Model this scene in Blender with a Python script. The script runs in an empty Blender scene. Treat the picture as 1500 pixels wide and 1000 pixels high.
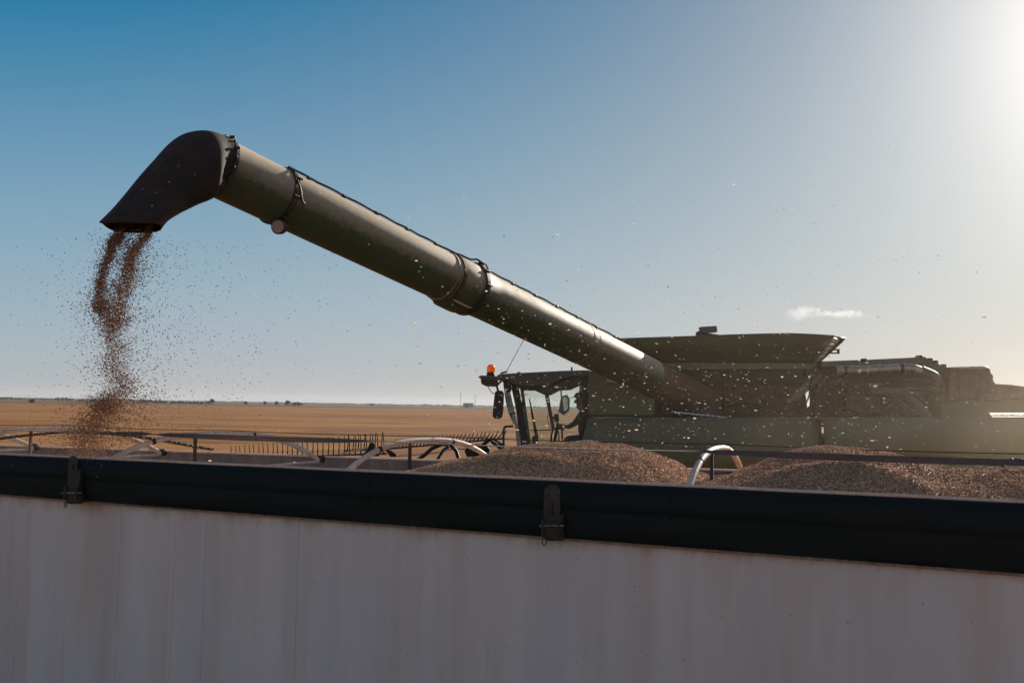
import bpy, bmesh, math, random
from mathutils import Vector, Matrix, noise
V = Vector
random.seed(7)
sc = bpy.context.scene

# ------------------------------------------------------------------ camera, sky, sun, exposure
EYE = V((0, 0, 3.4)); FPX = 1450.0
PITCH = math.radians(3.73); ROLL = math.radians(1.03)
F_ = V((0, math.cos(PITCH), math.sin(PITCH))); U0 = V((0, -math.sin(PITCH), math.cos(PITCH))); R0 = V((1, 0, 0))
R_ = R0*math.cos(ROLL) + U0*math.sin(ROLL); U_ = -R0*math.sin(ROLL) + U0*math.cos(ROLL)
cd = bpy.data.cameras.new('camera'); cam = bpy.data.objects.new('camera', cd); sc.collection.objects.link(cam)
cd.sensor_width = 36; cd.lens = 36*FPX/1500; cd.clip_start = .1; cd.clip_end = 40000
M = Matrix((R_, U_, -F_)).transposed().to_4x4(); M.translation = EYE
cam.matrix_world = M; sc.camera = cam

SUN_EL = math.radians(19.5); SUN_AZ = math.radians(36)      # azimuth from +Y towards +X
w = bpy.data.worlds.new('World'); sc.world = w; w.use_nodes = True
nt = w.node_tree; nt.nodes.clear()
sky = nt.nodes.new('ShaderNodeTexSky'); sky.sky_type = 'NISHITA'; sky.sun_disc = False
sky.sun_elevation = SUN_EL; sky.sun_rotation = SUN_AZ
sky.altitude = 300; sky.air_density = 1.0; sky.dust_density = 1.6; sky.ozone_density = 2.2
def wn(typ, **kw):
    n = nt.nodes.new(typ)
    for k, v in kw.items(): setattr(n, k, v)
    return n
def wm(op, a, b=None, c=None):
    n = wn('ShaderNodeMath', operation=op)
    for i, x in enumerate((a, b, c)):
        if x is None: continue
        if isinstance(x, (int, float)): n.inputs[i].default_value = x
        else: nt.links.new(x, n.inputs[i])
    return n.outputs[0]
def wv(op, a, b):
    n = wn('ShaderNodeVectorMath', operation=op)
    for i, x in enumerate((a, b)):
        if isinstance(x, tuple): n.inputs[i].default_value = x
        else: nt.links.new(x, n.inputs[i])
    return n.outputs['Value'] if op == 'DOT_PRODUCT' else n.outputs[0]
wtc = wn('ShaderNodeTexCoord'); wdir = wtc.outputs['Generated']
wsep = wn('ShaderNodeSeparateXYZ'); nt.links.new(wdir, wsep.inputs[0]); wz = wm('MAXIMUM', wsep.outputs['Z'], 0.0)
sund = (math.sin(SUN_AZ)*math.cos(SUN_EL), math.cos(SUN_AZ)*math.cos(SUN_EL), math.sin(SUN_EL))
wth = wm('ARCCOSINE', wm('MINIMUM', wv('DOT_PRODUCT', wdir, sund), 1.0))
def term(col, fac):
    c = wn('ShaderNodeCombineXYZ')
    for i in range(3): nt.links.new(fac, c.inputs[i])
    return wv('MULTIPLY', c.outputs[0], col)
def wexp(x, k): return wm('POWER', 2.718281828, wm('MULTIPLY', x, k))
SKYC = [[-0.3409, -0.1536, 0.1261], [-0.128, -0.350, -0.383], [0.819, 0.8855, 0.6705], [2.0011, 1.9115, 1.7584], [0.5993, 0.3587, 0.1125]]
acc = wv('ADD', tuple(SKYC[0]), term(tuple(SKYC[1]), wexp(wz, -9)))
acc = wv('ADD', acc, term(tuple(SKYC[2]), wexp(wz, -3)))
acc = wv('ADD', acc, term(tuple(SKYC[3]), wexp(wth, -1/.10)))
acc = wv('ADD', acc, term(tuple(SKYC[4]), wexp(wth, -1/.5)))
acc = wv('MAXIMUM', acc, (.018, .10, .24))
back = wm('MAXIMUM', wm('MULTIPLY_ADD', wsep.outputs['Y'], -1.0, -.05), 0.0)      # warm fill light added to the unseen sky behind the camera
acc = wv('ADD', acc, term((.25, .165, .095), back))
acc = wv('MULTIPLY', acc, (1.08/1.4, 1.06/1.4, 1.065/1.4))
nis = wn('ShaderNodeVectorMath', operation='SCALE'); nt.links.new(sky.outputs[0], nis.inputs[0]); nis.inputs['Scale'].default_value = .075
wmr = wn('ShaderNodeMapRange'); wmr.interpolation_type = 'SMOOTHSTEP'; wmr.inputs['From Min'].default_value = .42; wmr.inputs['From Max'].default_value = .8; nt.links.new(wz, wmr.inputs['Value'])
wmx = wn('ShaderNodeMix', data_type='RGBA'); nt.links.new(wmr.outputs[0], wmx.inputs['Factor']); nt.links.new(acc, wmx.inputs['A']); nt.links.new(nis.outputs[0], wmx.inputs['B'])
bg = nt.nodes.new('ShaderNodeBackground'); bg.inputs['Strength'].default_value = 1.0
wo = nt.nodes.new('ShaderNodeOutputWorld')
nt.links.new(wmx.outputs['Result'], bg.inputs[0]); nt.links.new(bg.outputs[0], wo.inputs[0])
sd = V((math.sin(SUN_AZ)*math.cos(SUN_EL), math.cos(SUN_AZ)*math.cos(SUN_EL), math.sin(SUN_EL)))
sl = bpy.data.lights.new('sun', 'SUN'); sl.energy = 5.0; sl.angle = math.radians(.6); sl.color = (1, .9, .77)
so = bpy.data.objects.new('sun', sl); sc.collection.objects.link(so); so.rotation_euler = sd.to_track_quat('Z', 'Y').to_euler()
sc.view_settings.view_transform = 'Standard'; sc.view_settings.look = 'None'; sc.view_settings.gamma = 1
sc.view_settings.exposure = math.log2(1.4)
sc.cycles.max_bounces = 8; sc.cycles.transparent_max_bounces = 12; sc.cycles.volume_step_rate = 1.0; sc.cycles.volume_max_steps = 128

def ray(px, py): return F_*FPX + R_*(px-750) + U_*(500-py)
def at(px, py, Y):
    r = ray(px, py); return EYE + r*(Y/r.y)
def onz(px, py, z):
    r = ray(px, py); return EYE + r*((z-EYE.z)/r.z)

# ------------------------------------------------------------------ materials
MATS = {}
def nd(t, typ, **kw):
    n = t.nodes.new(typ)
    for k, v in kw.items(): setattr(n, k, v)
    return n
def mat(name, col, rough=.6, metal=0., var=.25, scale=6., col2=None, bump=.0, bscale=60., spec=.4, amt=.45, stretch=(1,1,1), coat=0., dust=0., dustc=(.27, .19, .12), dz=0., dn=1.):
    if name in MATS: return MATS[name]
    m = bpy.data.materials.new(name); m.use_nodes = True; t = m.node_tree; b = t.nodes['Principled BSDF']
    b.inputs['Metallic'].default_value = metal; b.inputs['Specular IOR Level'].default_value = spec
    b.inputs['Coat Weight'].default_value = coat
    tc = nd(t, 'ShaderNodeTexCoord'); mp = nd(t, 'ShaderNodeMapping'); mp.inputs['Scale'].default_value = stretch
    t.links.new(tc.outputs['Object'], mp.inputs['Vector'])
    n = nd(t, 'ShaderNodeTexNoise'); n.inputs['Scale'].default_value = scale; n.inputs['Detail'].default_value = 8; n.inputs['Roughness'].default_value = .65
    t.links.new(mp.outputs[0], n.inputs['Vector'])
    r = nd(t, 'ShaderNodeValToRGB'); c2 = col2 or tuple(max(0, c*(1-var)) for c in col)
    r.color_ramp.elements[0].position = amt-.12; r.color_ramp.elements[1].position = amt+.15
    r.color_ramp.elements[0].color = (*col, 1); r.color_ramp.elements[1].color = (*c2, 1)
    t.links.new(n.outputs['Fac'], r.inputs['Fac'])
    out = r.outputs['Color']
    if dust:
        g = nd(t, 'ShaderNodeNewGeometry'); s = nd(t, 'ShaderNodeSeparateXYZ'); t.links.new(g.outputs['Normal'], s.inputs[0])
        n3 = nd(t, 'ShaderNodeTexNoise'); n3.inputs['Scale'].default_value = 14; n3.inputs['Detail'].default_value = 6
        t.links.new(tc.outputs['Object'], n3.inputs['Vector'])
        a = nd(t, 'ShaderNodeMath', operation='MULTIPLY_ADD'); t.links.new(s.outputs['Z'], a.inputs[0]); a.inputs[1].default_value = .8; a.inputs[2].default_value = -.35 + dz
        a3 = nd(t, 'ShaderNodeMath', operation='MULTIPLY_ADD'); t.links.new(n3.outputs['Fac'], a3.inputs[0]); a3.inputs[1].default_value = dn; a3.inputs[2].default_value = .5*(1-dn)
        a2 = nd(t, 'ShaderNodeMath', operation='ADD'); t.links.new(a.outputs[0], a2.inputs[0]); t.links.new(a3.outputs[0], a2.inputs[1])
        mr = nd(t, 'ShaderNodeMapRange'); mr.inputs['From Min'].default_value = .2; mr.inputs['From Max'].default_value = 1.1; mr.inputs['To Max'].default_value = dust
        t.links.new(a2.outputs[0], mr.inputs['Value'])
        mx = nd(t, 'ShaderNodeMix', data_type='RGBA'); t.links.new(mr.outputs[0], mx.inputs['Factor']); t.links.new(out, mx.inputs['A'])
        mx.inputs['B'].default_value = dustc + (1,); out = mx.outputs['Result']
    t.links.new(out, b.inputs['Base Color'])
    rr = nd(t, 'ShaderNodeMapRange'); rr.inputs['To Min'].default_value = max(.02, rough-.12); rr.inputs['To Max'].default_value = min(1, rough+.18)
    t.links.new(n.outputs['Fac'], rr.inputs['Value']); t.links.new(rr.outputs[0], b.inputs['Roughness'])
    if bump:
        n2 = nd(t, 'ShaderNodeTexNoise'); n2.inputs['Scale'].default_value = bscale; n2.inputs['Detail'].default_value = 5
        t.links.new(mp.outputs[0], n2.inputs['Vector'])
        bp = nd(t, 'ShaderNodeBump'); bp.inputs['Strength'].default_value = bump; bp.inputs['Distance'].default_value = .02
        t.links.new(n2.outputs['Fac'], bp.inputs['Height']); t.links.new(bp.outputs[0], b.inputs['Normal'])
    MATS[name] = m; return m

green = mat('combine_green', (.095, .104, .056), .5, scale=3, col2=(.125, .115, .068), bump=.06, bscale=9, spec=.5, amt=.5, dust=.35)
green_side = mat('combine_side_green', (.115, .122, .066), .55, scale=2.2, col2=(.15, .135, .078), bump=.05, bscale=5, spec=.35, amt=.52, dust=.3)
green_auger = mat('auger_green', (.044, .068, .036), .56, scale=2.5, col2=(.064, .072, .042), bump=.05, bscale=7, spec=.28, amt=.5, dust=1., dustc=(.60, .475, .33), dz=.34, dn=.35)  # tan top dust, strengthened to paint the sunlit band along the tube
blackpl = mat('black_plastic', (.012, .011, .011), .5, scale=8, col2=(.035, .025, .019), bump=.2, bscale=40, dust=.2)
rubber = mat('black_rubber', (.009, .0075, .0065), .75, scale=4, col2=(.038, .022, .015), bump=.25, bscale=18, dust=.16, amt=.5)
darkmetal = mat('dark_metal', (.025, .024, .022), .5, .3, scale=10, col2=(.06, .042, .03), bump=.15, dust=.2)
rustmetal = mat('rusty_metal', (.09, .05, .03), .7, .2, scale=12, col2=(.05, .035, .028), bump=.3, dust=.3)
engine_m = mat('engine_metal', (.055, .034, .024), .65, .1, scale=9, col2=(.11, .066, .043), bump=.3, dust=.4)
steel = mat('steel_pipe', (.52, .44, .37), .3, .85, scale=9, col2=(.25, .19, .15), bump=.1)
whitepipe = mat('white_painted_pipe', (.64, .50, .40), .5, scale=16, col2=(.42, .29, .20), bump=.12, bscale=30, spec=.35, amt=.6)
tarp_m = mat('green_tarp_vinyl', (.0055, .0105, .0100), .6, scale=3, col2=(.010, .0135, .012), bump=.10, bscale=10, spec=.2, stretch=(.5, .5, 2))
tarp_glint = mat('tan_rim_highlight', (.85, .62, .46), .6, scale=20)
strap_m = mat('grey_webbing', (.15, .105, .085), .7, scale=30, bump=.2)
cloth = mat('work_shirt', (.05, .055, .065), .8, scale=10)
trouser = mat('work_trousers', (.04, .045, .06), .85, scale=10)
skin = mat('skin', (.30, .16, .11), .5, scale=10, var=.1)
capm = mat('cap_cloth', (.02, .02, .025), .8)
amber = bpy.data.materials.new('amber_lens'); amber.use_nodes = True
b = amber.node_tree.nodes['Principled BSDF']; b.inputs['Base Color'].default_value = (.85, .24, .008, 1); b.inputs['Roughness'].default_value = .15
b.inputs['Transmission Weight'].default_value = .25; b.inputs['Subsurface Weight'].default_value = .6; b.inputs['Subsurface Radius'].default_value = (.08, .03, .01)
t = amber.node_tree; tl = nd(t, 'ShaderNodeBsdfTranslucent'); tl.inputs[0].default_value = (.95, .36, .02, 1); mx = nd(t, 'ShaderNodeMixShader'); mx.inputs[0].default_value = .5
t.links.new(b.outputs[0], mx.inputs[1]); t.links.new(tl.outputs[0], mx.inputs[2]); t.links.new(mx.outputs[0], t.nodes['Material Output'].inputs[0])

def glass_mat(name, tint, gl=.12):
    m = bpy.data.materials.new(name); m.use_nodes = True; t = m.node_tree; t.nodes.clear()
    o = nd(t, 'ShaderNodeOutputMaterial'); tr = nd(t, 'ShaderNodeBsdfTransparent'); tr.inputs[0].default_value = (*tint, 1)
    g = nd(t, 'ShaderNodeBsdfGlossy'); g.inputs['Roughness'].default_value = .05
    d = nd(t, 'ShaderNodeBsdfTranslucent'); d.inputs[0].default_value = (.62, .62, .54, 1)
    lw = nd(t, 'ShaderNodeLayerWeight'); lw.inputs[0].default_value = gl
    m1 = nd(t, 'ShaderNodeMixShader'); m2 = nd(t, 'ShaderNodeMixShader')
    t.links.new(lw.outputs['Fresnel'], m1.inputs[0]); t.links.new(tr.outputs[0], m1.inputs[1]); t.links.new(g.outputs[0], m1.inputs[2])
    n = nd(t, 'ShaderNodeTexNoise'); n.inputs['Scale'].default_value = 4; n.inputs['Detail'].default_value = 6
    tc = nd(t, 'ShaderNodeTexCoord'); t.links.new(tc.outputs['Object'], n.inputs['Vector'])
    mr = nd(t, 'ShaderNodeMapRange'); mr.inputs['To Min'].default_value = .0; mr.inputs['To Max'].default_value = .26; t.links.new(n.outputs['Fac'], mr.inputs['Value'])
    t.links.new(mr.outputs[0], m2.inputs[0]); t.links.new(m1.outputs[0], m2.inputs[1]); t.links.new(d.outputs[0], m2.inputs[2]); t.links.new(m2.outputs[0], o.inputs[0])
    return m
glass = glass_mat('cab_glass', (.93, .98, .955))
mirror_m = mat('mirror_glass', (.75, .8, .8), .08, 1., var=.02)

def flake_mat(name, c1, c2, tr=.5, rough=.6):
    m = bpy.data.materials.new(name); m.use_nodes = True; t = m.node_tree; b = t.nodes['Principled BSDF']
    g = nd(t, 'ShaderNodeNewGeometry'); r = nd(t, 'ShaderNodeValToRGB'); r.color_ramp.elements[0].color = (*c1, 1); r.color_ramp.elements[1].color = (*c2, 1)
    t.links.new(g.outputs['Random Per Island'], r.inputs[0]); t.links.new(r.outputs[0], b.inputs['Base Color']); b.inputs['Roughness'].default_value = rough; b.inputs['Specular IOR Level'].default_value = .15
    tl = nd(t, 'ShaderNodeBsdfTranslucent'); t.links.new(r.outputs[0], tl.inputs[0])
    mx = nd(t, 'ShaderNodeMixShader'); mx.inputs[0].default_value = tr
    t.links.new(b.outputs[0], mx.inputs[1]); t.links.new(tl.outputs[0], mx.inputs[2]); t.links.new(mx.outputs[0], t.nodes['Material Output'].inputs[0])
    return m
kernel_fall = flake_mat('falling_kernels', (.20, .095, .052), (.46, .26, .15), .3)
kernel_m = flake_mat('grain_kernels', (.26, .14, .075), (.98, .70, .46), .32, .7)
chaff_m = flake_mat('chaff_flakes', (.5, .38, .24), (.9, .78, .58), .45)

# ------------------------------------------------------------------ mesh helpers
class MB:
    def __init__(s): s.v = []; s.f = []
    def add(s, vs, fs):
        o = len(s.v); s.v += [tuple(x) for x in vs]; s.f += [tuple(i+o for i in f) for f in fs]; return s
    def prism(s, pts, ext):
        n = len(pts); ext = V(ext); a = [V(p) for p in pts]
        return s.add(a + [p+ext for p in a], [tuple(range(n))[::-1], tuple(range(n, 2*n))] + [(i, (i+1) % n, n+(i+1) % n, n+i) for i in range(n)])
    def box(s, c, sz, rot=None):
        c = V(c); h = V(sz)/2; vs = []
        for x in (-1, 1):
            for y in (-1, 1):
                for z in (-1, 1):
                    p = V((x*h.x, y*h.y, z*h.z)); vs.append(c + (rot @ p if rot else p))
        return s.add(vs, [(0,1,3,2),(4,6,7,5),(0,4,5,1),(2,3,7,6),(0,2,6,4),(1,5,7,3)])
    def rings(s, rings, caps=True, closed=False):
        n = len(rings[0]); k = len(rings); vs = [p for r in rings for p in r]; fs = []
        for i in range(k if closed else k-1):
            j = (i+1) % k
            for q in range(n): fs.append((i*n+q, i*n+(q+1) % n, j*n+(q+1) % n, j*n+q))
        if caps and not closed: fs += [tuple(range(n))[::-1], tuple(range((k-1)*n, k*n))]
        return s.add(vs, fs)
    def tube(s, pts, r, n=10, caps=True, closed=False):
        pts = [V(p) for p in pts]; k = len(pts)
        rs = r if isinstance(r, (list, tuple)) else [r]*k
        rings = []; ref = None
        for i, p in enumerate(pts):
            if closed: d = pts[(i+1) % k]-pts[i-1]
            else: d = pts[min(i+1, k-1)]-pts[max(i-1, 0)]
            d.normalize()
            if ref is None: ref = d.orthogonal().normalized()
            ref = (ref - d*ref.dot(d)).normalized(); b = d.cross(ref)
            rings.append([p + (ref*math.cos(a)+b*math.sin(a))*rs[i] for a in [2*math.pi*q/n for q in range(n)]])
        return s.rings(rings, caps, closed)
    def ball(s, c, r, n=8, sc_=(1,1,1)):
        c = V(c); rings = []
        for i in range(1, n):
            a = math.pi*i/n
            rings.append([c + V((math.sin(a)*math.cos(b)*r*sc_[0], math.sin(a)*math.sin(b)*r*sc_[1], math.cos(a)*r*sc_[2])) for b in [2*math.pi*q/(n*2) for q in range(n*2)]])
        return s.rings(rings)
    def build(s, name, m, parent=None, smooth=True, bevel=0., ang=35, solid=0.):
        me = bpy.data.meshes.new(name); me.from_pydata(s.v, [], s.f); me.update()
        bm = bmesh.new(); bm.from_mesh(me); bmesh.ops.recalc_face_normals(bm, faces=bm.faces); bm.to_mesh(me); bm.free()
        o = bpy.data.objects.new(name, me); sc.collection.objects.link(o); me.materials.append(m)
        if parent is not None:
            o.parent = parent; o.matrix_parent_inverse = Matrix.Translation(-WL(parent))
        if solid:
            md = o.modifiers.new('solid', 'SOLIDIFY'); md.thickness = solid; md.offset = 0
        if bevel:
            md = o.modifiers.new('bevel', 'BEVEL'); md.width = bevel; md.segments = 2; md.limit_method = 'ANGLE'; md.angle_limit = math.radians(40)
        if smooth:
            me.polygons.foreach_set('use_smooth', [True]*len(me.polygons))
            try: me.set_sharp_from_angle(angle=math.radians(ang))
            except Exception: pass
        return o
def WL(o):
    p = V((0,0,0))
    while o is not None and o.type == 'EMPTY': p = p + o.location; o = o.parent
    return p
def smooth_path(pts, n=6):
    pts = [V(p) for p in pts]; out = []
    for i in range(len(pts)-1):
        p0 = pts[max(i-1, 0)]; p1 = pts[i]; p2 = pts[i+1]; p3 = pts[min(i+2, len(pts)-1)]
        for q in range(n):
            t = q/n
            out.append(.5*((2*p1)+(p2-p0)*t+(2*p0-5*p1+4*p2-p3)*t*t+(3*p1-p0-3*p2+p3)*t**3))
    out.append(pts[-1]); return out
def thing(name, label, cat, loc=(0,0,0), group=None, kind=None):
    o = bpy.data.objects.new(name, None); sc.collection.objects.link(o); o.location = loc; o.empty_display_size = .2
    o['label'] = label; o['category'] = cat
    if group: o['group'] = group
    if kind: o['kind'] = kind
    return o
def tag(o, label=None, cat=None, group=None, kind=None):
    if label: o['label'] = label
    if cat: o['category'] = cat
    if group: o['group'] = group
    if kind: o['kind'] = kind
    return o

# ------------------------------------------------------------------ ground
def ground():
    mb = MB(); S = 14000
    xs = [-S, -4000, -1200, -400, -100, 0, 100, 400, 1200, 4000, S]
    ys = [-400, -50, 0, 30, 80, 200, 500, 1200, 3000, 6000, S]
    vs = [(x, y, 0) for y in ys for x in xs]; n = len(xs)
    mb.add(vs, [(j*n+i, j*n+i+1, (j+1)*n+i+1, (j+1)*n+i) for j in range(len(ys)-1) for i in range(n-1)])
    m = bpy.data.materials.new('stubble_field'); m.use_nodes = True; t = m.node_tree; b = t.nodes['Principled BSDF']
    b.inputs['Roughness'].default_value = .9; b.inputs['Specular IOR Level'].default_value = .1
    tc = nd(t, 'ShaderNodeTexCoord')
    def noise_(scale, stretch=(1,1,1), rot=0, det=6, dist=0.):
        mp = nd(t, 'ShaderNodeMapping'); mp.inputs['Scale'].default_value = stretch; mp.inputs['Rotation'].default_value = (0,0,rot)
        t.links.new(tc.outputs['Object'], mp.inputs[0]); n = nd(t, 'ShaderNodeTexNoise'); n.inputs['Scale'].default_value = scale
        n.inputs['Detail'].default_value = det; n.inputs['Distortion'].default_value = dist; n.inputs['Roughness'].default_value = .6
        t.links.new(mp.outputs[0], n.inputs['Vector']); return n.outputs['Fac']
    def ramp(fac, stops):
        r = nd(t, 'ShaderNodeValToRGB'); e = r.color_ramp.elements
        while len(e) < len(stops): e.new(.5)
        for i, (p, c) in enumerate(stops): e[i].position = p; e[i].color = (*c, 1)
        t.links.new(fac, r.inputs[0]); return r.outputs[0]
    def mix(f, a, b_, mode='MIX'):
        x = nd(t, 'ShaderNodeMix', data_type='RGBA', blend_type=mode)
        for s_, v_ in (('Factor', f), ('A', a), ('B', b_)):
            if isinstance(v_, (float, int)): x.inputs[s_].default_value = v_
            elif isinstance(v_, tuple): x.inputs[s_].default_value = (*v_, 1)
            else: t.links.new(v_, x.inputs[s_])
        return x.outputs['Result']
    base = ramp(noise_(.012, (1, 2.2, 1), .25, 8, 1.2), [(.3, (.32, .150, .050)), (.46, (.42, .205, .072)), (.55, (.25, .11, .036)), (.63, (.40, .19, .066)), (.75, (.47, .25, .10))])
    rows = ramp(noise_(.5, (.04, 1, 1), .2, 5), [(.35, (.55, .52, .48)), (.62, (1.08, 1.07, 1.02))])
    base = mix(.8, base, rows, 'MULTIPLY')
    fine = ramp(noise_(2.2, (1, 1, 1), 0, 8), [(.3, (.6, .55, .5)), (.7, (1.2, 1.15, 1.1))])
    base = mix(.55, base, fine, 'MULTIPLY')
    far = ramp(noise_(.0014, (1, 4, 1), .1, 5, .4), [(.35, (.13, .085, .05)), (.47, (.20, .12, .065)), (.55, (.09, .065, .04)), (.68, (.26, .16, .09))])
    s = nd(t, 'ShaderNodeSeparateXYZ'); t.links.new(tc.outputs['Object'], s.inputs[0])
    a = nd(t, 'ShaderNodeMath', operation='MULTIPLY_ADD'); t.links.new(s.outputs['X'], a.inputs[0]); a.inputs[1].default_value = -1.6; t.links.new(s.outputs['Y'], a.inputs[2])
    # field edge: Y - 1.6 X > 740 or so lies beyond the stubble
    mr = nd(t, 'ShaderNodeMapRange'); mr.inputs['From Min'].default_value = 820; mr.inputs['From Max'].default_value = 850
    sub = nd(t, 'ShaderNodeMath', operation='MULTIPLY_ADD'); t.links.new(s.outputs['X'], sub.inputs[0]); sub.inputs[1].default_value = -1.0; t.links.new(s.outputs['Y'], sub.inputs[2])
    t.links.new(sub.outputs[0], mr.inputs['Value'])
    base = mix(mr.outputs[0], base, far)
    t.links.new(base, b.inputs['Base Color'])
    bp = nd(t, 'ShaderNodeBump'); bp.inputs['Strength'].default_value = .5; bp.inputs['Distance'].default_value = .15
    t.links.new(noise_(3, (.2, 1, 1), .2, 6), bp.inputs['Height']); t.links.new(bp.outputs[0], b.inputs['Normal'])
    return tag(mb.build('ground', m, smooth=False), kind='structure')
ground()

# ------------------------------------------------------------------ trailer frame of reference
ZR = 2.8
NA = onz(0, 666, ZR); NB = onz(1500, 737, ZR)
FA = onz(0, 651, ZR); FB = onz(1060, 687, ZR)
e = (NB-NA).normalized(); nrm = V((0,0,1)).cross(e).normalized()      # points away from the camera
if nrm.y < 0: nrm = -nrm
WID = 2.3
LEN = (NB-NA).length
print('trailer', NA, NB, 'len', LEN, 'wid', WID, (FA-NA).dot(nrm), (FB-NA).dot(nrm))
UP = V((0,0,1))
def T(u, v, z): return V((NA.x, NA.y, 0)) + e*u + nrm*v + UP*z
def u_near(px, off=0.):   # distance along the near rail of the point seen in column px
    r = ray(px, 500); r = V((r.x, r.y, 0)); p = V((NA.x-EYE.x, NA.y-EYE.y, 0)) + nrm*off; p.z = 0
    # p + e*u = k r
    det = e.x*(-r.y) - e.y*(-r.x); return ((-p.x)*(-r.y) - (-p.y)*(-r.x))/det
def zpix(px, py, v):
    r = ray(px, py); u = u_near(px, v); p = T(u, v, 0); return EYE.z + r.z*((p.y-EYE.y)/r.y), u
_z0, _u0 = zpix(0, 651, WID); _z1, _u1 = zpix(1060, 687, WID)
def zfar(u): return _z0 + (_z1-_z0)*(u-_u0)/(_u1-_u0)
print('far rail z', _z0, _z1)
U0_, U1_ = -6.2, LEN + 1.9

wall_m = bpy.data.materials.new('white_trailer_panel'); wall_m.use_nodes = True
def wall_material(m):
    t = m.node_tree; b = t.nodes['Principled BSDF']; tc = nd(t, 'ShaderNodeTexCoord')
    mp = nd(t, 'ShaderNodeMapping'); mp.inputs['Rotation'].default_value = (0, 0, -math.atan2(e.y, e.x)); t.links.new(tc.outputs['Object'], mp.inputs[0])
    def nz(scale, st, det=6, ro=.6):
        k = nd(t, 'ShaderNodeMapping'); k.inputs['Scale'].default_value = st; t.links.new(mp.outputs[0], k.inputs[0])
        n = nd(t, 'ShaderNodeTexNoise'); n.inputs['Scale'].default_value = scale; n.inputs['Detail'].default_value = det; n.inputs['Roughness'].default_value = ro
        t.links.new(k.outputs[0], n.inputs['Vector']); return n.outputs['Fac']
    def ramp(f, a, b_, p0, p1):
        r = nd(t, 'ShaderNodeValToRGB'); r.color_ramp.elements[0].position = p0; r.color_ramp.elements[1].position = p1
        r.color_ramp.elements[0].color = (*a, 1); r.color_ramp.elements[1].color = (*b_, 1); t.links.new(f, r.inputs[0]); return r.outputs[0]
    def mul(a, b_, f=1.):
        x = nd(t, 'ShaderNodeMix', data_type='RGBA', blend_type='MULTIPLY'); x.inputs['Factor'].default_value = f
        t.links.new(a, x.inputs['A']); t.links.new(b_, x.inputs['B']); return x.outputs['Result']
    c = ramp(nz(1.6, (1, 1, .16), 7), (.775, .70, .645), (.68, .625, .585), .36, .64)
    c = mul(c, ramp(nz(5, (1, 1, .045), 5), (1, 1, 1), (.76, .75, .755), .40, .75), .28)      # run-down streaks
    c = mul(c, ramp(nz(2.5, (1, 1, .1), 3), (1, .985, .96), (.90, .76, .64), .48, .70), .7)  # ochre tinge
    c = mul(c, ramp(nz(38, (1, 1, 1), 2, .4), (1, 1, 1), (.25, .18, .13),   .74, .79))        # specks
    s = nd(t, 'ShaderNodeSeparateXYZ'); t.links.new(tc.outputs['Object'], s.inputs[0])
    # rust and grime under the rim
    zr = nd(t, 'ShaderNodeMapRange'); zr.inputs['From Min'].default_value = 2.02; zr.inputs['From Max'].default_value = 2.34; t.links.new(s.outputs['Z'], zr.inputs['Value'])
    ad = nd(t, 'ShaderNodeMath', operation='MULTIPLY'); t.links.new(zr.outputs[0], ad.inputs[0]); t.links.new(nz(6, (1, 1, .25), 6), ad.inputs[1])
    c = mul(c, ramp(ad.outputs[0], (1, 1, 1), (.72, .52, .38), .40, .72))
    t.links.new(c, b.inputs['Base Color']); b.inputs['Roughness'].default_value = .42; b.inputs['Specular IOR Level'].default_value = .35
    bp = nd(t, 'ShaderNodeBump'); bp.inputs['Strength'].default_value = .12; bp.inputs['Distance'].default_value = .03
    t.links.new(nz(1.4, (1, 1, .5), 3), bp.inputs['Height']); t.links.new(bp.outputs[0], b.inputs['Normal'])
wall_material(wall_m)
inner_m = mat('grey_trailer_inner', (.22, .185, .18), .6, scale=5, col2=(.13, .105, .10), bump=.1, stretch=(1, 1, .3))
rim_m = mat('dusty_steel_rim', (.36, .29, .23), .5, scale=18, col2=(.20, .13, .09), bump=.15)

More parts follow.
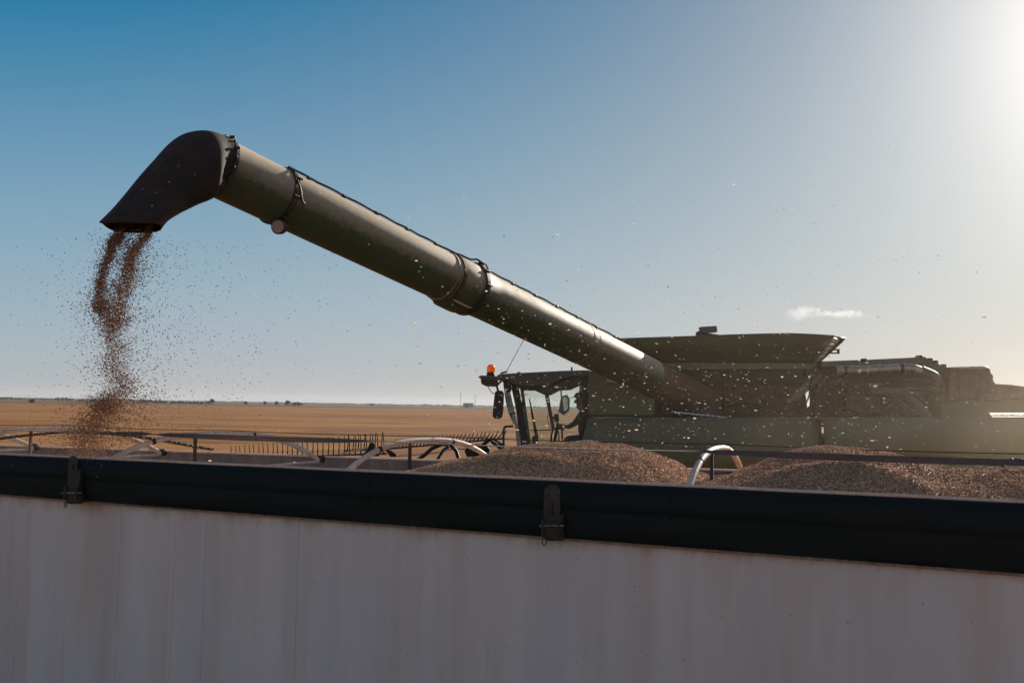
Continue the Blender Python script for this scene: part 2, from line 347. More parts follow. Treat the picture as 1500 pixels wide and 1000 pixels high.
trailer = thing('grain_trailer', 'white grain trailer with rolled dark green tarp, curved bows and heaped grain', 'trailer', T(LEN/2, WID/2, 0))
def trailer_build():
    # near side: individual boards with narrow seams
    mb = MB(); us = [U0_]
    seams = [u_near(p, .06) for p in (48, 118, 193, 272, 316)]
    us = [U0_, seams[0]-1.3, seams[0]-.6] + seams
    us += [u_near(450, .06), U1_]
    for a, b in zip(us[:-1], us[1:]):
        mb.prism([T(a+.0012, .02, .22), T(b-.0012, .02, .22), T(b-.0012, .02, 2.80), T(a+.0012, .02, 2.80)], nrm*.03)
    mb.prism([T(U0_, .052, .22), T(U1_, .052, .22), T(U1_, .052, 2.78), T(U0_, .052, 2.78)], nrm*.012)
    mb.build('side_wall', wall_m, trailer, bevel=.002)
    # rim ledge visible under the tarp
    zl = onz  # unused alias
    def zat(px, py, v):  # height on vertical plane v of pixel
        r = ray(px, py); u = u_near(px, v); p = T(u, v, 0); return EYE.z + r.z*((p.y-EYE.y)/r.y), u
    z0, ua = zat(0, 724, -.03); z1, ub = zat(1500, 842, -.03)
    sl_ = (z1-z0)/(ub-ua); zz = lambda u: z0 + sl_*(u-ua)
    print('tarp bottom z', z0, z1)
    mb = MB(); mb.prism([T(U0_, .019, zz(U0_)+.02), T(U1_, .019, zz(U1_)+.02), T(U1_, .019, zz(U1_)-.012), T(U0_, .019, zz(U0_)-.012)], -nrm*.05)
    mb.build('rim_ledge', rim_m, trailer, bevel=.004)
    # top rail under the tarp
    mb = MB(); mb.box(T((U0_+U1_)/2, .04, 2.775), (U1_-U0_, .09, .03), Matrix.Rotation(math.atan2(e.y, e.x), 3, 'Z')); mb.build('top_rail', rim_m, trailer, bevel=.006)
    # roll tarp: swept profile, upper roll and lower flap
    prof = []
    zb0 = zz(LEN*.5); H = 2.8 - zb0
    def P(u):
        Hh = 2.8 - zz(u); m = .47*Hh; w_ = .007*math.sin(u*1.7)+.005*math.sin(u*4.1+1) + .010*noise.noise(V((u*2, 0, 3))) + .004*noise.noise(V((u*9, 0, 1)))
        pr = [(.075, 2.80), (.055, 2.806), (.03, 2.806), (-.01, 2.800), (-.042, 2.785), (-.064, 2.755), (-.078, 2.71), (-.082, 2.66), (-.080, 2.8-m+.03), (-.074, 2.8-m+.008), (-.068, 2.8-m-.004), (-.071, 2.8-m-.03),
              (-.073+w_, 2.8-m-.08), (-.070+w_, 2.8-.75*Hh), (-.062+w_, 2.8-.9*Hh), (-.052, 2.8-.97*Hh), (-.02, zz(u)+.004), (.005, zz(u)+.004), (.018, zz(u)+.03)]
        return [T(u, v, z) for v, z in pr]
    mb = MB(); N = 260; rows = [P(U0_-.05 + (U1_-U0_+.1)*i/N) for i in range(N+1)]; n = len(rows[0])
    mb.add([p for r in rows for p in r], [(i*n+q, i*n+q+1, (i+1)*n+q+1, (i+1)*n+q) for i in range(N) for q in range(n-1)])
    tp = mb.build('roll_tarp', tarp_m, trailer, ang=60); md = tp.modifiers.new('s', 'SOLIDIFY'); md.thickness = .004; md.offset = -1
    # tan tube painting the sun highlight along the tarp's upper edge
    mb = MB(); mb.tube([T(U0_-.05 + (U1_-U0_+.1)*i/40, .010, 2.811+.002*math.sin(i*2.1)) for i in range(41)], .0135, 8); mb.build('tarp_rim_highlight', tarp_glint, trailer)
    # seams across the tarp
    for px in (985, 545):
        u = u_near(px, -.08); pr = P(u); mb = MB()
        out = [p - nrm*.003 for p in pr[2:12]]
        mb.add([p for q in out for p in (q - e*.012, q + e*.012)], [(2*i, 2*i+1, 2*i+3, 2*i+2) for i in range(len(out)-1)])
        mb.build('tarp_seam', tarp_m, tp, solid=.002)
    # far wall, end walls, floor, chassis
    mb = MB(); mb.prism([T(U0_, WID, .95), T(U1_, WID, .95), T(U1_, WID, zfar(U1_)-.02), T(U0_, WID, zfar(U0_)-.02)], nrm*.05); mb.build('side_wall', inner_m, trailer)
    mb = MB(); mb.prism([T(U0_, WID-.015, zfar(U0_)-.02), T(U1_, WID-.015, zfar(U1_)-.02), T(U1_, WID-.015, zfar(U1_)), T(U0_, WID-.015, zfar(U0_))], nrm*.07); mb.build('top_rail', whitepipe, trailer, bevel=.005)
    for u in (U0_, U1_-.05):
        mb = MB(); mb.prism([T(u, .06, .95), T(u, WID, .95), T(u, WID, 2.95), T(u, WID/2, 3.08), T(u, .06, 2.95)], e*.05); mb.build('end_wall', wall_m, trailer)
    mb = MB(); mb.prism([T(U0_, .03, .88), T(U1_, .03, .88), T(U1_, WID, .88), T(U0_, WID, .88)], UP*.07); mb.build('floor_deck', darkmetal, trailer)
    mb = MB()
    for v in (WID/2-.45, WID/2+.45): mb.prism([T(U0_+.3, v, .62), T(U1_-.3, v, .62), T(U1_-.3, v, .88), T(U0_+.3, v, .88)], nrm*.1)
    mb.build('chassis', darkmetal, trailer)
    for u in (.6, 1.9, LEN-.3):
        for v in (.32, WID-.25):
            c = T(u, v, .5); mb = MB(); mb.tube([c-nrm*.14, c-nrm*.12, c+nrm*.12, c+nrm*.14], [.44, .5, .5, .44], 28)
            wh = mb.build('wheel', rubber, trailer, ang=25); mb = MB(); mb.tube([c-nrm*.15, c-nrm*.145], [.25, .28], 20); mb.build('rim', steel, wh)
    # latches
    for px, top, plb, blk0, blk1, wpx, bw in ((115, 667, 702, 714, 738, 13, 26), (812, 709, 768, 762, 792, 24, 33)):
        v = -.098; pc = lambda x, y, v_=v: (lambda zu: T(zu[1], v_, zu[0]))(zat(x, y, v_))
        root_pts = []
        w2 = wpx/2; r = w2
        for k in range(9):
            a = math.pi*k/8; root_pts.append(pc(px + w2*math.cos(a), top + r - r*math.sin(a)))
        root_pts += [pc(px-w2, plb), pc(px+w2, plb)]
        mb = MB(); mb.prism(root_pts, nrm*.007); lt = mb.build('latch', mat('latch_steel', (.085, .075, .068), .5, .5, scale=20, col2=(.05, .04, .035), bump=.2), trailer, bevel=.002)
        mb = MB(); s_ = .5*bw/33
        mb.prism([pc(px-1.2, top+wpx), pc(px+1.2, top+wpx), pc(px+1.2, blk1-8), pc(px-1.2, blk1-8)], -nrm*.014); mb.build('rib', darkmetal, lt, bevel=.002)
        mb = MB(); vb = -.09; x0 = px - bw*.40; x1 = px + bw*.50
        q = lambda x, y, v_=-.13: pc(x, y, v_)
        mb.prism([q(x0, blk0), q(x1-4, blk0), q(x1-2, blk0+10), q(x1, blk1-5), q(x1-2, blk1), q(x0+6, blk1), q(x0+1, blk1-6)], nrm*.06)
        mb.prism([q(px-w2, plb-14), q(px+w2+4, plb-14), q(px+w2+4, blk0+4), q(px-w2, blk0+4)], nrm*.05)
        mb.build('bracket', darkmetal, lt, bevel=.006)
        for xx in (x0-1.5, x1-8):
            mb = MB(); mb.prism([pc(xx, blk0-2, -.15), pc(xx+3, blk0-2, -.15), pc(xx+3, blk1-6, -.15), pc(xx, blk1-6, -.15)], nrm*.03)
            mb.build('lug', darkmetal, lt, bevel=.003)
        mb = MB(); c = pc(x0+3, blk1+1, -.135); R = .030 if px > 500 else .026
        mb.tube([c + e*R*.55*math.cos(a) + UP*R*math.sin(a) for a in [2*math.pi*k/16 for k in range(16)]], .0045, 6, closed=True); mb.build('ring', darkmetal, lt)
        mb = MB(); mb.tube([pc(x0-4, blk0+8, -.14), pc(x1+2, blk0+8, -.14)], .008, 8); mb.build('pin', steel, lt)
    return P
P_tarp = trailer_build()

# bows across the box: near foot column, far foot column, crest height
def lerp(a, b, t): return a*(1-t) + b*t
BOWS = [(-520, -100, .27), (-330, 60, .26), (-95, 245, .27), (150, 475, .275), (500, 735, .28), (1005, 1090, .29), (1600, 1520, .29)]
bow_fn = []
bow_near = {}
for i, (pn, pf, H) in enumerate(BOWS):
    N_ = T(u_near(pn, .10), .10, 2.70); Fp = T(u_near(pf, WID-.02), WID-.02, 2.72)
    def fn(t, N_=N_, Fp=Fp, H=H): return lerp(N_, Fp, t) + UP*(H+.06)*(1-abs(2*t-1)**2.6)
    bow_fn.append(fn)
    ts = [.5-.5*math.cos(math.pi*k/40) for k in range(41)]
    mb = MB(); mb.tube([fn(t) for t in ts], .027, 14); bo = mb.build('bow', whitepipe, trailer, ang=60)
    mb = MB(); mb.tube([fn(.215), fn(.23)], .030, 14); mb.build('clamp', blackpl, bo)
    mb = MB(); mb.tube([fn(.66), fn(.672)], .030, 14); mb.build('clamp', blackpl, bo)
    mb = MB(); mb.box(fn(1)+UP*.03-nrm*.01, (.09, .05, .08), Matrix.Rotation(math.atan2(e.y, e.x), 3, 'Z')); mb.build('foot', darkmetal, bo, bevel=.008)
    mb = MB(); mb.tube([Fp - nrm*.04 - UP*.0, lerp(N_, Fp, .05)-UP*.10], .016, 8); mb.build('tie_rod', whitepipe, trailer)
    c = fn(.40); mb = MB(); mb.box(c - UP*.23, (.028, .028, .42), Matrix.Rotation(math.atan2(e.y, e.x), 3, 'Z')); mb.build('post', rustmetal, trailer, bevel=.003)
# twisted webbing strap along the bows and a thin cable beside it
def along(t, lift=0., sag=.03, n=10):
    out = []
    for i in range(len(bow_fn)-1):
        a, b = bow_fn[i](t)+UP*lift, bow_fn[i+1](t)+UP*lift
        for q in range(n): out.append(lerp(a, b, q/n) - UP*sag*math.sin(math.pi*q/n))
    out.append(bow_fn[-1](t)+UP*lift); return out
pts = along(.22, .078, .010, 14); mb = MB(); vs = []
tw = {0: .1, 1: .1, 2: .1, 3: 1.25, 4: .15, 5: 1.2, 6: .2}
L = len(pts)
for i, p in enumerate(pts):
    s = i/14; k = int(min(s, 5.999)); fr = s-k
    # thick (vertical) between bows 3-4 and after bow 5, flat elsewhere
    if k == 3: a = 1.35*math.sin(math.pi*min(1, fr*1.05))**.5
    elif k == 2: a = 1.0*max(0, fr-.45)/.55
    elif k >= 5: a = 1.3*math.sin(math.pi*min(1, fr*.98+.02))**.5
    else: a = .08
    d = (nrm*math.cos(a) + UP*math.sin(a))*.027; nn = (-nrm*math.sin(a)+UP*math.cos(a))*.002
    vs += [p-d-nn, p+d-nn, p+d+nn, p-d+nn]
mb.rings([vs[4*i:4*i+4] for i in range(L)]); mb.build('strap', strap_m, trailer, ang=60)
mb = MB(); mb.tube(along(.55, .035, .012), .0045, 6); mb.build('cable', blackpl, trailer)

# coiled black cord lying over the left bows, and its other end at the right
def coil(pts, name, R=.012, r=.009, pitch=.034):
    pts = smooth_path(pts, 12); out = []; d = 0; prev = pts[0]
    tot = sum((pts[i+1]-pts[i]).length for i in range(len(pts)-1)); n = int(tot/pitch*9); cum = [0]
    for i in range(len(pts)-1): cum.append(cum[-1]+(pts[i+1]-pts[i]).length)
    j = 0
    for k in range(n+1):
        s = tot*k/n
        while j < len(pts)-2 and cum[j+1] < s: j += 1
        f = (s-cum[j])/max(1e-6, cum[j+1]-cum[j]); p = lerp(pts[j], pts[j+1], f); dr = (pts[j+1]-pts[j]).normalized()
        a = dr.cross(UP).normalized(); b = dr.cross(a); th = 2*math.pi*s/pitch
        out.append(p + a*R*math.cos(th) + b*R*math.sin(th))
    mb = MB(); mb.tube(out, r, 6); mb.tube([p for p in pts], R*.7, 6)
    return mb.build(name, blackpl)
b1, b2, b3 = bow_fn[1], bow_fn[2], bow_fn[3]
o = coil([bow_fn[1](.40)+UP*.06, at(-60, 652, 11.2), at(0, 642, 11.2), at(50, 636, 11.2), at(100, 632.5, 11.2), at(165, 635, 11.3), at(225, 643, 11.6), at(275, 652, 12.0), T(u_near(318, WID+.06), WID+.06, 2.80)], 'coiled_cord')
tag(o, 'long black spiral cord arched over the leftmost trailer bows', 'cord')
o = coil([at(1468, 683, 8.0), at(1474, 677, 8.0), at(1484, 674, 8.0), at(1500, 676, 8.0), at(1530, 684, 8.0), at(1560, 690, 7.9)], 'coiled_cord')
tag(o, 'short black spiral cord end hooked on the strap at the right edge', 'cord')

# ------------------------------------------------------------------ grain in the trailer
def inv(px, py, z):      # pixel on plane z -> trailer u, v
    p = onz(px, py, z); d = V((p.x-NA.x, p.y-NA.y, 0)); return d.dot(e), d.dot(nrm)
def solve(px, py, v):    # pixel on the vertical plane v -> u, z
    u = u_near(px, v); p = T(u, v, 0); r = ray(px, py); return u, EYE.z + r.z*(p.y-EYE.y)/r.y
VC = 1.45
CREST = []
for px, py in ((520, 720), (575, 706), (610, 694), (645, 684.5), (700, 670), (760, 656.5), (805, 649.5), (860, 646.5), (910, 650.5), (950, 661.5), (980, 674), (1008, 689), (1032, 701), (1060, 698), (1100, 683), (1145, 665), (1178, 656), (1215, 652.5), (1262, 655.5), (1300, 663.5), (1335, 673), (1368, 682.5), (1400, 685), (1450, 685), (1490, 687), (1600, 690), (1800, 700)):
    CREST.append(solve(px, py, VC))
EYEW = [.45]
def crest(u):
    if u <= CREST[0][0]: return CREST[0][1] - min(.35, (CREST[0][0]-u)*.25)
    for (a, za), (b, zb) in zip(CREST[:-1], CREST[1:]):
        if a <= u <= b:
            f = (u-a)/(b-a); f = f*f*(3-2*f)*.5 + f*.5; return za+(zb-za)*f
    return CREST[-1][1]
UV = solve(1032, 701, VC)[0]
u2, z2 = solve(1240, 690, .62)
u3, z3 = solve(700, 690, .6)
def gz(u, v):
    zc = crest(u); ze = min(zc-.04, 2.735); d = (v-VC)/(VC-.08) if v < VC else (v-VC)/(WID-VC)
    z = zc - (zc-ze)*abs(d)**(2.5 if u < UV else 1.9) if v < VC else zc - (zc-min(zc-.03, 2.72))*abs(d)**1.9
    # nearer lobes with steep fronts
    if v < VC:
        for uu, amp, ru in ((u2, .085, .62), (u3+.25, .05, .7)):
            q = ((u-uu)/ru)**2 + ((v-.38)/.26)**2
            z += amp*math.exp(-q**2)
    k = min(1., max(0., (v-.06)/.2))
    return z + k*(.022*noise.noise(V((u*1.6, v*1.6, 8))) + .010*noise.noise(V((u*4, v*4, 0))) + .005*noise.noise(V((u*12, v*12, 4))))
def grain():
    m = bpy.data.materials.new('heaped_grain'); m.use_nodes = True; t = m.node_tree; b = t.nodes['Principled BSDF']; b.inputs['Roughness'].default_value = .8; b.inputs['Specular IOR Level'].default_value = .15
    tc = nd(t, 'ShaderNodeTexCoord'); vo = nd(t, 'ShaderNodeTexVoronoi'); vo.inputs['Scale'].default_value = 95; t.links.new(tc.outputs['Object'], vo.inputs['Vector'])
    r = nd(t, 'ShaderNodeValToRGB'); el = r.color_ramp.elements; el[0].color = (.22, .115, .06, 1); el[1].color = (.82, .52, .31, 1); x = el.new(.55); x.color = (.50, .30, .165, 1)
    s = nd(t, 'ShaderNodeSeparateColor'); t.links.new(vo.outputs['Color'], s.inputs[0]); t.links.new(s.outputs[0], r.inputs[0]); t.links.new(r.outputs[0], b.inputs['Base Color'])
    bp = nd(t, 'ShaderNodeBump'); bp.inputs['Strength'].default_value = .6; bp.inputs['Distance'].default_value = .008; bp.invert = True
    t.links.new(vo.outputs['Distance'], bp.inputs['Height']); t.links.new(bp.outputs[0], b.inputs['Normal'])
    mb = MB(); nu, nv = 330, 70; u0, u1, v0, v1 = U0_+.06, U1_-.06, .066, WID-.002
    vs = []
    for j in range(nv+1):
        for i in range(nu+1):
            u = u0+(u1-u0)*i/nu; v = v0+(v1-v0)*j/nv; vs.append(T(u, v, gz(u, v)))
    W = nu+1; mb.add(vs, [(j*W+i, j*W+i+1, (j+1)*W+i+1, (j+1)*W+i) for j in range(nv) for i in range(nu)])
    g = mb.build('grain', m, ang=180)
    tag(g, 'mounds of tan harvested grain heaped inside the white trailer', 'grain', kind='stuff')
    # loose kernels lying on the skin of the heap
    mb = MB(); rnd = random.Random(3); cnt = 0
    ua = CREST[0][0]
    while cnt < 110000:
        u = rnd.uniform(ua, U1_-.1); v = rnd.uniform(.08, WID-.05)
        z = gz(u, v)
        if z < 2.6: continue
        cnt += 1; c = T(u, v, z + rnd.uniform(.0, .008)); a = rnd.uniform(.0042, .0074)
        q = Matrix.Rotation(rnd.uniform(0, 6.28), 3, 'Z') @ Matrix.Rotation(rnd.uniform(-.9, .9), 3, 'X')
        A, B, C = q @ V((a*1.35, 0, 0)), q @ V((0, a, 0)), q @ V((0, 0, a*.8))
        mb.add([c+A, c+B, c-A, c-B, c+C, c-C], [(0,1,4), (1,2,4), (2,3,4), (3,0,4), (1,0,5), (2,1,5), (3,2,5), (0,3,5)])
    me = bpy.data.meshes.new('kernels'); me.from_pydata(mb.v, [], mb.f); me.materials.append(kernel_m)
    k = bpy.data.objects.new('loose_kernels', me); sc.collection.objects.link(k); k.parent = g; k['kind'] = 'stuff'
grain()

# ------------------------------------------------------------------ falling grain and floating chaff
def kernel(mb, c, a, rnd, el=1.5, th=.7):
    q = Matrix.Rotation(rnd.uniform(0, 6.28), 3, 'Z') @ Matrix.Rotation(rnd.uniform(0, 6.28), 3, 'X')
    A, B, C = q @ V((a*el, 0, 0)), q @ V((0, a, 0)), q @ V((0, 0, a*th))
    mb.add([c+A, c+B, c-A, c-B, c+C, c-C], [(0,1,4), (1,2,4), (2,3,4), (3,0,4), (1,0,5), (2,1,5), (3,2,5), (0,3,5)])
def raw(mb, name, m):
    me = bpy.data.meshes.new(name); me.from_pydata(mb.v, [], mb.f); me.materials.append(m); o = bpy.data.objects.new(name, me); sc.collection.objects.link(o); return o
def falling():
    rnd = random.Random(11); mb = MB()
    def strand(path, n, dep):
        for _ in range(n):
            s = rnd.random()*(len(path)-1); i = int(s); f = s-i; a, b = path[i], path[i+1]
            x = a[0]*(1-f)+b[0]*f; y = a[1]*(1-f)+b[1]*f; w_ = a[2]*(1-f)+b[2]*f
            g = rnd.gauss(0, 1)
            if rnd.random() < .22: g *= 2.6
            nz = noise.noise(V((x*.03, y*.035, dep)))*w_*.9
            c = at(x + g*w_*.55 + nz, y + rnd.gauss(0, 5), dep + rnd.gauss(0, .10+.008*w_))
            kernel(mb, c, rnd.uniform(.0042, .0078), rnd)
    strand([(180, 343, 5), (163, 356, 6), (153, 385, 7), (147, 420, 8.5), (144, 455, 11)], 5200, 10.45)
    strand([(222, 331, 3), (210, 349, 5), (194, 372, 8.5), (183, 400, 12), (178, 430, 14), (170, 475, 16)], 5000, 10.65)
    strand([(188, 335, 20), (180, 380, 24), (168, 440, 25), (162, 480, 24)], 3400, 10.55)
    strand([(150, 445, 14), (160, 475, 16), (172, 510, 21), (176, 550, 22), (165, 580, 24), (148, 600, 26)], 6000, 10.6)
    strand([(150, 585, 22), (140, 610, 26), (134, 635, 30), (130, 660, 34), (128, 690, 40)], 6500, 10.7)
    strand([(190, 570, 40), (190, 610, 46), (190, 650, 52)], 1100, 10.7)
    strand([(165, 350, 55), (190, 450, 60), (215, 560, 60)], 900, 10.6)
    for _ in range(900):
        kernel(mb, at(rnd.gauss(250, 110), rnd.uniform(350, 640), rnd.uniform(9.8, 11.5)), rnd.uniform(.004, .007), rnd)
    tag(raw(mb, 'falling_grain', kernel_fall), 'brown stream of grain pouring from the auger spout into the trailer', 'grain', kind='stuff')
falling()
def chaff():
    rnd = random.Random(5); mb = MB()
    for k in range(2350):
        r_ = rnd.random()
        if r_ < .42: x, y = rnd.uniform(690, 1330), rnd.gauss(590, 55)
        elif r_ < .70: x, y = rnd.gauss(820, 240), rnd.gauss(480, 90)
        elif r_ < .84: x, y = rnd.gauss(1080, 190), rnd.gauss(400, 80)
        elif r_ < .9: x, y = rnd.uniform(1150, 1500), rnd.uniform(560, 700)
        else: x, y = rnd.uniform(300, 1500), rnd.uniform(240, 700)
        if y > 715 or y < 170: continue
        Y = rnd.uniform(8.4, 15.5) if x < 1350 else rnd.uniform(9, 15)
        if y > 640 and x < 1500: Y = rnd.uniform(8.5, 11)
        c = at(x, y, Y)
        s = Y/1450*abs(rnd.gauss(0, 1))*.60 + Y/1450*.5
        q = Matrix.Rotation(rnd.uniform(0, 6.28), 3, 'Z') @ Matrix.Rotation(rnd.uniform(0, 6.28), 3, 'X')
        ln = s*rnd.uniform(1.1, 1.9)
        pts = [q @ V(p) for p in ((-ln, 0, 0), (-ln*.3, s*.6, s*.15), (ln*.5, s*.5, 0), (ln, 0, s*.25), (ln*.4, -s*.5, 0), (-ln*.5, -s*.45, s*.1))]
        mb.add([c+p for p in pts], [(0,1,2,3,4,5)])
    o = raw(mb, 'floating_chaff', chaff_m)
    tag(o, 'pale chaff flakes drifting through the air around the auger', 'chaff', kind='stuff')
chaff()
#PART2
def proj(p):
    d = V(p)-EYE; z = d.dot(F_); return 750 + FPX*d.dot(R_)/z, 500 - FPX*d.dot(U_)/z
# ------------------------------------------------------------------ combine harvester
combine = thing('combine_harvester', 'large dark green combine harvester with raised unloading auger behind the trailer', 'combine harvester', (at(1150, 600, 19.2).x, 19.2, 0))
CY = 17.6
def poly(name, pts, Y, dep, m, parent=combine, bevel=.008):
    mb = MB(); mb.prism([at(x, y, Y) for x, y in pts], V((0, dep, 0))); return mb.build(name, m, parent, bevel=bevel)
def pipe(name, pts, Y, rpx, m, parent=combine, n=10, sm=5):
    p = [at(q[0], q[1], q[2] if len(q) > 2 else Y) for q in pts]
    if len(p) > 2 and name != 'reel_arm': p = smooth_path(p, sm)
    mb = MB(); mb.tube(p, rpx*Y/FPX, n); return mb.build(name, m, parent, ang=60)

# --- auger
TA = at(345, 257, 11.1); TB = at(860, 507.5, 16.4); ax = (TB-TA).normalized()
def s_at(px):
    lo, hi = -3., 14.
    for _ in range(40):
        m_ = (lo+hi)/2
        if proj(TA+ax*m_)[0] < px: lo = m_
        else: hi = m_
    return lo
TR = .335
side = ax.cross(UP).normalized(); upn = side.cross(ax).normalized()
if upn.z < 0: upn = -upn
near = side if side.y < 0 else -side
def ring(s, r, n=40, a0=0, a1=2*math.pi, full=True):
    k = n if full else n-1
    return [TA+ax*s + (upn*math.cos(a0+(a1-a0)*i/k) + near*math.sin(a0+(a1-a0)*i/k))*r for i in range(n)]
auger = MB()
s0 = s_at(318); s1 = s_at(1022); sj = s_at(661)
prof = [(s0, TR), (s_at(403)-.02, TR), (s_at(403), TR+.004), (sj-.35, TR+.004), (sj-.12, TR+.006)]
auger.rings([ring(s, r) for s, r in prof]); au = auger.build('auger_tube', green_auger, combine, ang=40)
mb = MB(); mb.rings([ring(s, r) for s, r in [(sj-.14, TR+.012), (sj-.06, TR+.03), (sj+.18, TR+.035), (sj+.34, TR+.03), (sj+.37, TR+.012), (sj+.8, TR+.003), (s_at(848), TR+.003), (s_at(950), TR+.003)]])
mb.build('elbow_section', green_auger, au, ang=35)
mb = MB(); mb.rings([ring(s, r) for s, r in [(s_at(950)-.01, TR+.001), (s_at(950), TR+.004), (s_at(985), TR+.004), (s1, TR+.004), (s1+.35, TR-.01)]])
mb.build('auger_tinted_end', mat('flare_tinted_green', (.11, .085, .05), .6, scale=3, col2=(.17, .085, .048), bump=.1, amt=.47, dust=.3), au, ang=35)  # red-brown paints the lens-flare glow on the tube's lower end
def band(s, w_, dr, m, name='clamp_ring', parent=au):
    mb = MB(); mb.rings([ring(s-w_/2, TR+.002), ring(s-w_/2, TR+dr), ring(s+w_/2, TR+dr), ring(s+w_/2, TR+.002)], caps=False); return mb.build(name, m, parent, ang=30)
band(s_at(403)+.03, .035, .022, darkmetal); band(s_at(403)+.085, .012, .014, darkmetal)
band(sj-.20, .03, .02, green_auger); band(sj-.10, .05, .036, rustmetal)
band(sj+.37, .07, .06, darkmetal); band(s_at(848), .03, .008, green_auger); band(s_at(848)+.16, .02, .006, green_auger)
# hinge bulge and clamp hardware
def on(s, a, r): return TA+ax*s + (upn*math.cos(a)+near*math.sin(a))*r
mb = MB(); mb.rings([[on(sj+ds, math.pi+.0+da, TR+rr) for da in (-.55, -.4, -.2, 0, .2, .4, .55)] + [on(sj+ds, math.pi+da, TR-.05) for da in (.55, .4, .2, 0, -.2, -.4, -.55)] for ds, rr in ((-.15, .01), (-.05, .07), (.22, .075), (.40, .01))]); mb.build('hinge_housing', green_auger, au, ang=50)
for a in (.35, 1.0, 1.7, 2.5, -.3):
    c = on(s_at(403)+.06, a, TR+.03); mb = MB(); mb.tube([c-ax*.05, c+ax*.05], .016, 8); mb.build('clamp_bolt', darkmetal, au)
for a in (.4, .9, 1.5, 2.2, -.2):
    c = on(sj+.37, a, TR+.065); mb = MB(); mb.tube([c-ax*.04, c+ax*.05], .017, 8); mb.build('clamp_bolt', darkmetal, au)
# hook latch
mb = MB(); mb.tube(smooth_path([on(s_at(403)+.03, 1.15, TR+.03), on(s_at(403)+.06, 1.5, TR+.06), on(s_at(403)+.12, 1.75, TR+.05), on(s_at(403)+.18, 1.8, TR+.03)], 4), .014, 8); mb.build('hook_latch', darkmetal, au)
# cable on top with clips
def sil(s):      # the side of the tube where the cable is tied
    return CAB0 + (CAB1-CAB0)*(s-s_at(406))/(s_at(900)-s_at(406))
def _silh(s):
    best = min((abs((upn*math.cos(a)+near*math.sin(a)).dot(TA+ax*s+(upn*math.cos(a)+near*math.sin(a))*TR-EYE)), a) for a in [k*.01 for k in range(-60, 160)])
    return best[1]
CAB0, CAB1 = _silh(s_at(406)), _silh(s_at(900))
print('cable angles', CAB0, CAB1)
cp = []
sA = s_at(406); sB = s_at(900)
N = 70
for i in range(N+1):
    s = sA + (sB-sA)*i/N
    r = TR + .022 + .010*abs(math.sin(i*.75)) + (.045 if abs(s-sj-.37) < .12 else 0)
    if abs(s-sj-.2) < .35: r += .02
    cp.append(on(s, sil(s), r))
cp = [on(sA-.02, 1.1, TR+.02), on(sA-.03, .85, TR+.05)] + cp
mb = MB(); mb.tube(cp, .0145, 7); mb.build('cable', blackpl, au)
for i in range(13):
    s = sA + (sB-sA)*(i+.5)/13; mb = MB(); c = on(s, sil(s), TR+.02); mb.tube([c-ax*.02, c+ax*.02], .026, 8); mb.build('cable_clip', blackpl, au)
# small work lamp hanging beneath the tube
lc = at(408, 332, 11.35); mb = MB(); d = V((-.25, -1, -.12)).normalized()
mb.tube([lc - d*.10, lc - d*.06, lc + d*.01, lc + d*.02], [.05, .085, .09, .085], 20)
lamp = mb.build('work_lamp', darkmetal, au); mb = MB(); mb.tube([lc+d*.018, lc+d*.027], [.076, .07], 20); mb.build('lens', mat('lamp_lens', (.45, .33, .27), .25, .0, scale=20, spec=.6), lamp)
mb = MB(); mb.tube(smooth_path([lc-d*.05, at(412, 318, 11.4), on(s_at(403)+.06, 2.3, TR+.03)], 4), .02, 8); mb.build('bracket', darkmetal, lamp)

# --- spout
sp = []
ringsdef = [((341.5, 203), (317, 294), 11.02, None), ((297, 191.5), (307, 291.5), 10.85, None), ((270, 196), (290, 298.2), 10.78, None), ((247, 212), (272, 307), 10.70, None),
            ((222, 240), (262, 312), 10.60, None), ((195, 274), (252, 317), 10.50, None), ((170, 306), (243, 322), 10.42, None), ((150, 327), (233, 328), 10.36, None)]
pd = V((ax.x, ax.y, 0)).normalized(); wd = V((-pd.y, pd.x, 0))
if wd.y > 0: wd = -wd
NR = 36
for i, (a, b_, Y, _) in enumerate(ringsdef):
    Y = Y-.16; A = at(a[0], a[1], Y); B = at(b_[0], b_[1], Y); c = (A+B)/2; h = (A-B)/2; f = i/(len(ringsdef)-1)
    ww = wd.lerp(V((.15, -1, 0)).normalized(), f); hw = TR*(.985-.10*f)
    ex = 2/(2+1.2*f)
    row = []
    for k in range(NR):
        th = 2*math.pi*k/NR; cx, sx = math.cos(th), math.sin(th)
        cx = math.copysign(abs(cx)**ex, cx); sx = math.copysign(abs(sx)**ex, sx)
        p = c + h*cx + ww*hw*sx
        if i == 0:   # lies on the tube's own ring plane
            p = TA + ax*(s0+.03) + (upn*math.cos(th) + near*math.sin(th))*(TR+.016)
        if i == len(ringsdef)-1: p = p - UP*(.045*abs(sx)**1.5)
        row.append(p)
    sp.append(row)
